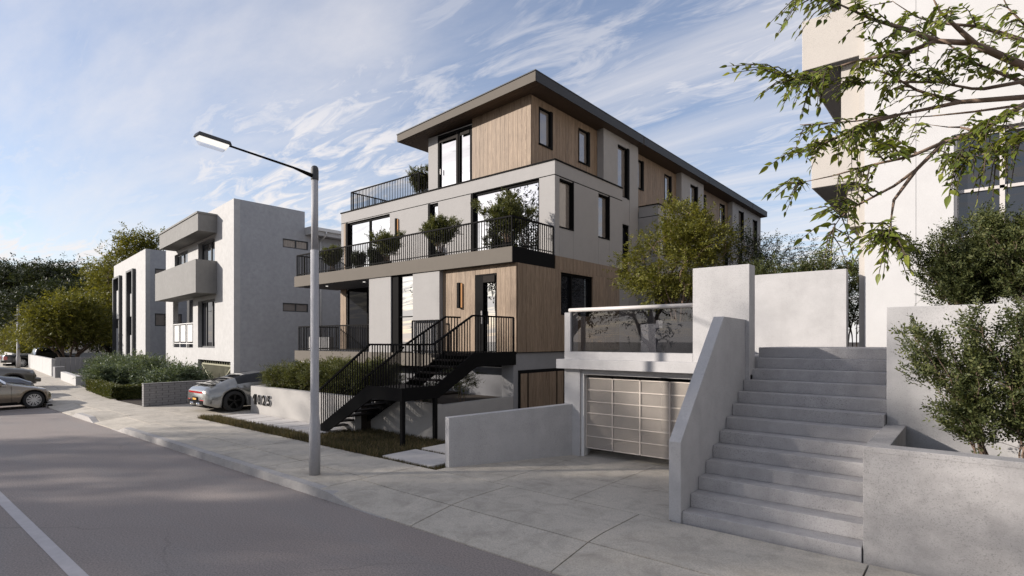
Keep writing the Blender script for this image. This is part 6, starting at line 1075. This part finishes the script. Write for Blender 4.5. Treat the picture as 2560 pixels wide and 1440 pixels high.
# shrubs in the two planters at the stairs
def vase_shrub(name, base, label, seed, spread, h, mat='leaf_ash', nst=13, per=4, leaf=0.046, spray=0.16, group=None, lean=(0, 0), bare=0.3, sig=0.05, twigs=5, cat='shrub'):
    """upright wiry shrub: stems fan out of one foot, leafy side twigs on their upper part"""
    rng = np.random.default_rng(seed); b = np.array(base, float); t = thing(name, base, label, cat, group); segs = []; C = []; O = []
    for i in range(nst):
        az = 6.283*(i+rng.uniform(-.3, .3))/nst*1.0+seed; tilt = spread*(0.25+0.95*rng.random()); L_ = h*rng.uniform(0.72, 1.06)
        d = np.array([math.cos(az)*tilt+lean[0], math.sin(az)*tilt*0.8+lean[1], 1.0]); d = d/np.linalg.norm(d); p = b+np.array([math.cos(az), math.sin(az), 0])*0.06; prev = p; n = 7; r = 0.011*rng.uniform(0.7, 1.2); pts = [p]
        for s in range(1, n+1):
            f = s/n; q = p+d*L_*f+np.array([rng.normal(0, 0.02), rng.normal(0, 0.02), 0])*L_*0.8+np.array([math.cos(az), math.sin(az), 0])*(-0.08*math.sin(math.pi*f)*h)
            segs.append((prev, q, r*(1-(s-1)/n*0.75), r*(1-s/n*0.75))); prev = q; pts.append(q)
        for k_ in range(twigs*2):
            f = bare+(1-bare)*rng.random(); s = min(n-1, int(f*n)); q = pts[s]+(pts[s+1]-pts[s])*(f*n-s); dd = d*0.75+rng.normal(0, 0.55, 3); dd[2] = abs(dd[2])*0.8+0.25; dd = dd/np.linalg.norm(dd); l2 = h*rng.uniform(0.10, 0.24)*(1.25-f*0.6)
            e = q+dd*l2; segs.append((q, e, 0.0042, 0.0020))
            for g_ in (0.45, 0.75, 1.0): C.append(q+dd*l2*g_); O.append(dd)
        C.append(prev); O.append(d)
    tubes(segs).build('stem', 'bark', t, smooth=True, weld=False)
    P, D, S, L, W = sprays(rng, np.array(C), per, (sig, sig, sig), np.array(O)*1.6, spray, leaf, 0.5, 9, -0.25, 0.9)
    mesh_obj('foliage', leaf_mesh('foliage', P, D, S, L, W, mat), None, t); return t
vase_shrub('planter_shrub', (0.10, 8.4, 1.1), 'wiry dark green shrub in the corner planter, nearer the stairs', 41, 0.32, 1.60, lean=(-0.20, 0), group='shrubs in the corner planter', bare=0.2)
vase_shrub('planter_shrub', (0.46, 8.3, 1.1), 'wiry dark green shrub in the corner planter, at the edge of the frame', 42, 0.32, 1.74, group='shrubs in the corner planter', nst=13, lean=(0.0, 0), bare=0.16)
for i, (x, y, h, sd, ln) in enumerate(((-0.16, 10.5, 1.22, 43, -0.14), (0.14, 10.9, 1.55, 44, 0.0), (0.58, 10.5, 1.62, 45, -0.05), (1.2, 10.7, 1.8, 46, 0.0))):
    vase_shrub('terrace_shrub', (x, y, 2.83), ['lowest of the dark shrubs above the retaining wall, nearest the stairs', 'tall dark shrub above the retaining wall before the window', 'dark shrub with bare grey twigs above the retaining wall', 'dark shrub above the retaining wall beyond the frame edge'][i], sd, 0.36, h, lean=(ln, 0), nst=15, bare=0.2, per=5, group='shrubs above the retaining wall')
# bushes in the number wall planter
for i, (x, y, rx, h, sd) in enumerate(((-18.3, 9.75, 0.72, 0.78, 51), (-17.2, 9.9, 0.75, 0.95, 52), (-16.0, 9.85, 0.78, 1.02, 53), (-14.8, 9.95, 0.75, 0.98, 54), (-13.6, 10.0, 0.72, 0.95, 55), (-17.0, 11.0, 0.9, 1.05, 56), (-15.0, 11.1, 0.9, 1.1, 57))):
    shrub('box_bush', (x, y, 0.9), ['low rounded bush at the house-number end of the planter', 'second rounded bush from the house number', 'rounded bush just before the street lamp', 'rounded bush behind the street lamp', 'rounded bush behind the stair balusters', 'rear bush under the lower deck, towards the number', 'rear bush under the lower deck, behind the stair'][i], sd, rx, 0.62, h, 'leaf_box', n=85, per=30, leaf=0.052, spray=0.14, sig=0.10, bare=0.05, group='bushes in the number wall planter')
shrub('stair_bush', (-11.15, 11.2, 0.86), 'small airy bush under the top of the black stair', 58, 0.48, 0.45, 1.0, 'leaf_ash', n=40, per=14, leaf=0.045, spray=0.13, sig=0.08, bare=0.35, group='bushes under the stair')
shrub('stair_bush', (-11.6, 10.1, 0.86), 'dark low bush under the turn of the black stair', 59, 0.7, 0.45, 0.7, 'leaf_dark', n=40, per=16, leaf=0.05, spray=0.13, sig=0.09, bare=0.05, group='bushes under the stair')
# silvery bushes on the left
for i, (x, y, rx, h, sd) in enumerate(((-41.5, 10.6, 1.45, 1.1, 61), (-38.9, 10.5, 1.5, 1.25, 62), (-35.3, 10.1, 1.65, 1.28, 63), (-32.2, 10.0, 1.5, 1.25, 64), (-29.4, 10.3, 1.2, 1.0, 65), (-34.0, 8.9, 1.2, 0.9, 66))):
    shrub('silver_bush', (x, y, 0.3), ['silvery bush over the far end of the white planter', 'silvery bush over the near end of the white planter', 'broad silvery bush behind the clipped hedge', 'tall silvery bush before the white flats', 'smaller silvery bush nearest the garage gate of the flats', 'low silvery bush close behind the clipped hedge'][i], sd, rx, 1.0, h, 'leaf_silver', n=85, per=26, leaf=0.11, spray=0.26, sig=0.17, bare=0.05, group='silvery bushes before the flats')
# clipped hedge with a return
HG = thing('clipped_hedge', (-31, 7.6, 0.1), 'clipped low green hedge edging the pavement with a return', 'hedge')
rng = np.random.default_rng(70); Ps = []; Ns = []
def hedge_face(n, f, nrm):
    a = rng.random((n, 2)); P = np.array([f(u, v) for u, v in a]); Ps.append(P); Ns.append(np.repeat(np.array([nrm], float), n, 0))
hx = lambda u: -27.75-6.0*u
hedge_face(5200, lambda u, v: (hx(u), fy(hx(u))+0.03, 0.12+0.52*v), (0, -1, 0)); hedge_face(3000, lambda u, v: (hx(u), fy(hx(u))+0.5*v, 0.63), (0, 0, 1)); hedge_face(3600, lambda u, v: (-27.72, 7.16+3.4*u, 0.12+0.52*v), (1, 0, 0)); hedge_face(2200, lambda u, v: (-27.72-0.5*v, 7.16+3.4*u, 0.63), (0, 0, 1)); hedge_face(600, lambda u, v: (-33.8, fy(-33.8)+0.5*u, 0.12+0.52*v), (-1, 0, 0))
P_ = np.concatenate(Ps); Nn = np.concatenate(Ns); P_ = P_+rng.normal(0, 0.022, P_.shape); D_ = unit(Nn*0.7+rng.normal(0, 0.7, P_.shape)); S_ = unit(np.cross(D_, rng.normal(0, 1, P_.shape))); l_ = rng.uniform(0.04, 0.075, len(P_))
MB(lambda x, t, z: (x, fy(x)+t, z)).box(-33.75, -27.75, 0.04, 0.48, 0.09, 0.60).build('stems', 'leaf_hedge', HG); boxpart('stems', 'leaf_hedge', HG, -28.2, -27.75, 7.2, 10.5, 0.09, 0.60)
mesh_obj('foliage', leaf_mesh('foliage', P_, D_, S_, l_, l_*0.6, 'leaf_hedge'), None, HG)
# trees on the left
def stems(x, y, z, n, r, h, sd):
    g = random.Random(sd); return [[(x+0.12*r*math.cos(6.28*i/n), y+0.12*r*math.sin(6.28*i/n), z), (x+0.35*r*math.cos(6.28*i/n+g.uniform(-.3, .3)), y+0.35*r*math.sin(6.28*i/n), z+h*0.5), (x+0.9*r*math.cos(6.28*i/n+g.uniform(-.3, .3)), y+0.9*r*math.sin(6.28*i/n), z+h)] for i in range(n)]
plant('olive_tree', (-62.5, 13.0, 0.1), 'round multi-stemmed olive-green tree behind the white garden wall', 'tree', 81, [((-62.5, 13.0, 3.9), (3.9, 3.5, 2.35), 0.7), ((-62.0, 13.0, 5.0), (2.7, 2.6, 1.5), 0.3)], stems(-62.5, 13.0, 0.3, 9, 2.2, 2.2, 1), 'leaf_olive', n=260, per=34, sig=0.40, spray=0.40, leaf=0.19, width=0.55, k=6, rtip=0.016, gap=0.3, group='trees beyond the flats', zmin=2.5)
plant('tall_tree', (-72, 20.6, 0.1), 'tall light green tree rising behind the distant flats', 'tree', 82, [((-72.5, 20.6, 7.6), (5.2, 4.5, 4.4), 0.6), ((-69.0, 20.6, 12.0), (2.6, 2.4, 2.2), 0.2), ((-76.5, 20.6, 9.2), (3.2, 3, 2.0), 0.2)], [[(-72, 20.6, 0), (-72.2, 20.6, 3), (-72, 20.7, 6)]], 'leaf_olive', n=240, per=30, sig=0.62, spray=0.55, leaf=0.30, k=6, rtip=0.02, gap=0.4, group='trees beyond the flats')
plant('spreading_tree', (-110, 18.5, 0.1), 'dark flat-topped spreading tree at the far left above the cars', 'tree', 83, [((-114, 17.6, 11.8), (6.0, 5, 1.9), 0.5), ((-104, 20.5, 11.6), (5.0, 4.5, 1.6), 0.35), ((-110, 18.5, 8.6), (6.5, 5, 1.4), 0.15)], [[(-110, 18.5, 0), (-110.6, 18.5, 3.5), (-110, 18.5, 6)], [(-109.4, 18.5, 0), (-107, 18.9, 5), (-105.5, 19.6, 8)]], 'leaf_dark', 'bark', n=200, per=34, sig=0.85, spray=0.75, leaf=0.42, k=6, rtip=0.035, gap=0.5, group='trees beyond the flats')
plant('dark_tree', (-92, 18.2, 0.1), 'dense dark tree behind the round olive-green tree', 'tree', 84, [((-92, 18.2, 6.0), (5.5, 5, 3.6), 0.6), ((-97, 16.5, 5.0), (4.5, 4, 3.4), 0.4)], [[(-92, 18.2, 0), (-92.3, 18, 3)], [(-97, 16.5, 0), (-97, 16.5, 3)]], 'leaf_dark', n=220, per=38, sig=0.8, spray=0.7, leaf=0.42, k=6, rtip=0.03, gap=0.4, group='trees beyond the flats')
plant('dark_tree', (-84, 21.5, 0.1), 'dense dark tree between the olive-green tree and the tall one', 'tree', 85, [((-84, 21.5, 6.0), (5.0, 5, 4.0), 1.0)], [[(-84, 21.5, 0), (-84.3, 21.5, 3)]], 'leaf_dark', n=150, per=38, sig=0.8, spray=0.7, leaf=0.42, k=6, rtip=0.03, gap=0.4, group='trees beyond the flats')
plant('garden_shrub', (-79, 13.6, 0.1), 'olive-green shrub over the end wall behind the pickup truck', 'shrub', 86, [((-79, 13.4, 2.1), (3.2, 1.8, 1.6), 1.0)], [[(-79, 13.6, 0), (-79, 13.5, 1)]], 'leaf_olive', n=70, per=30, sig=0.45, spray=0.4, leaf=0.22, k=6, rtip=0.015, crown='foliage', trunk='stem')
plant('garden_shrub', (-85, 12.8, 0.1), 'olive-green shrub over the end wall at the edge of the frame', 'shrub', 88, [((-85, 12.8, 2.4), (3.4, 1.8, 2.0), 1.0)], [[(-85, 13, 0), (-85, 13, 1)]], 'leaf_olive', n=60, per=30, sig=0.45, spray=0.4, leaf=0.22, k=6, rtip=0.015, crown='foliage', trunk='stem')
plant('dark_tree', (-128, 14.0, 0.1), 'dark tree at the very edge of the frame beyond the cars', 'tree', 87, [((-128, 14.0, 5.5), (6.5, 5, 4.5), 1.0)], [[(-128, 14, 0), (-128, 14, 3)]], 'leaf_dark', n=130, per=32, sig=1.0, spray=0.9, leaf=0.5, k=6, rtip=0.04, gap=0.5, group='trees beyond the flats')
# potted plants on the balconies
def pot(x, y, z, r, h, lab):
    o = MB().lathe((x, y, z), [(r*0.75, 0), (r, h), (r*0.88, h), (r*0.86, h-0.04)], 16).build('plant_pot', 'black_metal', None, smooth=False); return tagit(o, lab, 'pot', 'plant pots on the balconies')
for i, (x, y, z, r, h, mt, lab) in enumerate(((-20.9, 13.25, 5.315, 0.52, 1.05, 'leaf_box', 'the left end of the balcony'), (-19.3, 13.45, 5.315, 0.45, 0.62, 'leaf_dark', 'the wide left window, nearer the end'), (-18.2, 13.5, 5.315, 0.42, 0.60, 'leaf_dark', 'the wide left window, nearer the middle'), (-17.0, 13.1, 5.315, 0.58, 1.22, 'leaf_box', 'the wall light of the balcony'), (-14.0, 13.0, 5.315, 0.62, 1.30, 'leaf_box', 'the narrow window of the balcony'), (-11.0, 13.0, 5.315, 0.70, 1.62, 'leaf_box', 'the right corner of the balcony'), (-17.5, 15.25, 8.2, 0.55, 1.35, 'leaf_box', 'the railing of the roof terrace'))):
    pot(x, y, z, 0.17, 0.26, 'dark pot of the plant by '+lab)
    vase_shrub('potted_plant', (x, y, z+0.24), 'leafy potted plant by '+lab, 90+i, r*(1.05 if mt == 'leaf_box' else 1.2), h*0.86, mt, nst=11 if i != 5 else 15, per=5 if i != 5 else 6, leaf=0.055, spray=0.15, group='potted plants on the balconies', bare=0.28 if mt == 'leaf_box' else 0.1, cat='plant')
# grass round the stair foot
rng = np.random.default_rng(5)
def blades(n, x0, x1, y0, y1, h0, h1, lean=0.35, z=0.085):
    P = np.stack([rng.uniform(x0, x1, n), rng.uniform(y0, y1, n), np.full(n, z)], 1); D = unit(rng.normal(0, lean, (n, 3))*np.array([1, 1, 0])+np.array([0, 0, 1.0])); S = unit(np.cross(D, rng.normal(0, 1, (n, 3)))); l = rng.uniform(h0, h1, n); return P, D, S, l, np.full(n, 0.011)
sets = [blades(7000, -18.75, -9.7, 7.17, 7.30, 0.10, 0.26), blades(9000, -18.85, -13.2, 7.25, 7.75, 0.08, 0.20), blades(11000, -13.3, -9.65, 7.25, 9.45, 0.06, 0.15), blades(900, -9.7, -7.95, 7.17, 7.29, 0.05, 0.12), blades(700, -9.7, -8.0, 8.22, 8.38, 0.05, 0.12), blades(700, -8.1, -7.9, 7.2, 8.3, 0.05, 0.12), blades(900, -10.4, -9.6, 8.2, 9.4, 0.05, 0.12)]
A = [np.concatenate([s_[i] for s_ in sets]) for i in range(5)]
go = mesh_obj('grass', leaf_mesh('grass', *A, 'grass_blade'), None); tagit(go, 'dry strip of grass between the pavement and the entry stair', 'grass', kind='stuff')
# trees across the street behind the camera: they shade the near road and show in the windows
for i, (x, y, zc, rz_, r, dn, lf, sd) in enumerate(((-44, -15.5, 6.5, 3.0, 2.6, 60, 0.2, 101), (-33.7, -13.3, 12.2, 5.0, 3.1, 190, 0.26, 102), (-28.0, -13.0, 8.4, 4.3, 3.6, 130, 0.21, 103), (-22.6, -13.0, 8.1, 3.9, 3.5, 230, 0.23, 104), (-16.0, -13.0, 6.2, 3.2, 3.6, 110, 0.21, 105), (-9.5, -12.5, 6.0, 3.0, 3.4, 90, 0.21, 106))):
    plant('opposite_tree', (x, y, 0.1), '%s shade tree across the street behind the camera, counted from the far end' % ['first', 'second', 'third', 'fourth', 'fifth', 'sixth'][i], 'tree', sd, [((x, y, zc), (r, r, rz_), 1.0)], [[(x, y, 0), (x+0.1, y, 2.2), (x, y+0.1, zc-rz_*0.4)]], 'leaf_dark', n=dn, per=10, sig=0.65, spray=0.5, leaf=lf, width=0.5, k=6, rtip=0.026, gap=0.3, group='shade trees across the street')
plant('stair_shade_tree', (-26.2, -14.0, 0.1), 'unseen columnar tree added behind the camera to shade the stone stairs', 'tree', 107, [((-26.2, -14.0, 8.9), (0.95, 0.95, 6.9), 1.0)], [[(-26.2, -14, 0), (-26.2, -14, 6), (-26.2, -14, 13.5)]], 'leaf_dark', n=170, per=14, sig=0.32, spray=0.35, leaf=0.2, width=0.5, k=6, rtip=0.012, gap=0.15, group='shade trees across the street')  # added out of view to keep the sun off the stone stairs
plant('stair_shade_tree', (-27.0, -14.0, 0.1), 'second unseen columnar tree added behind the camera to shade the stone stairs', 'tree', 108, [((-27.0, -14.0, 10.0), (1.1, 1.1, 6.6), 1.0)], [[(-27.0, -14, 0), (-27.0, -14, 7), (-27.0, -14, 14.5)]], 'leaf_dark', n=150, per=14, sig=0.32, spray=0.35, leaf=0.2, width=0.5, k=6, rtip=0.012, gap=0.15, group='shade trees across the street')  # taller one beside it, likewise added only for the stair shade
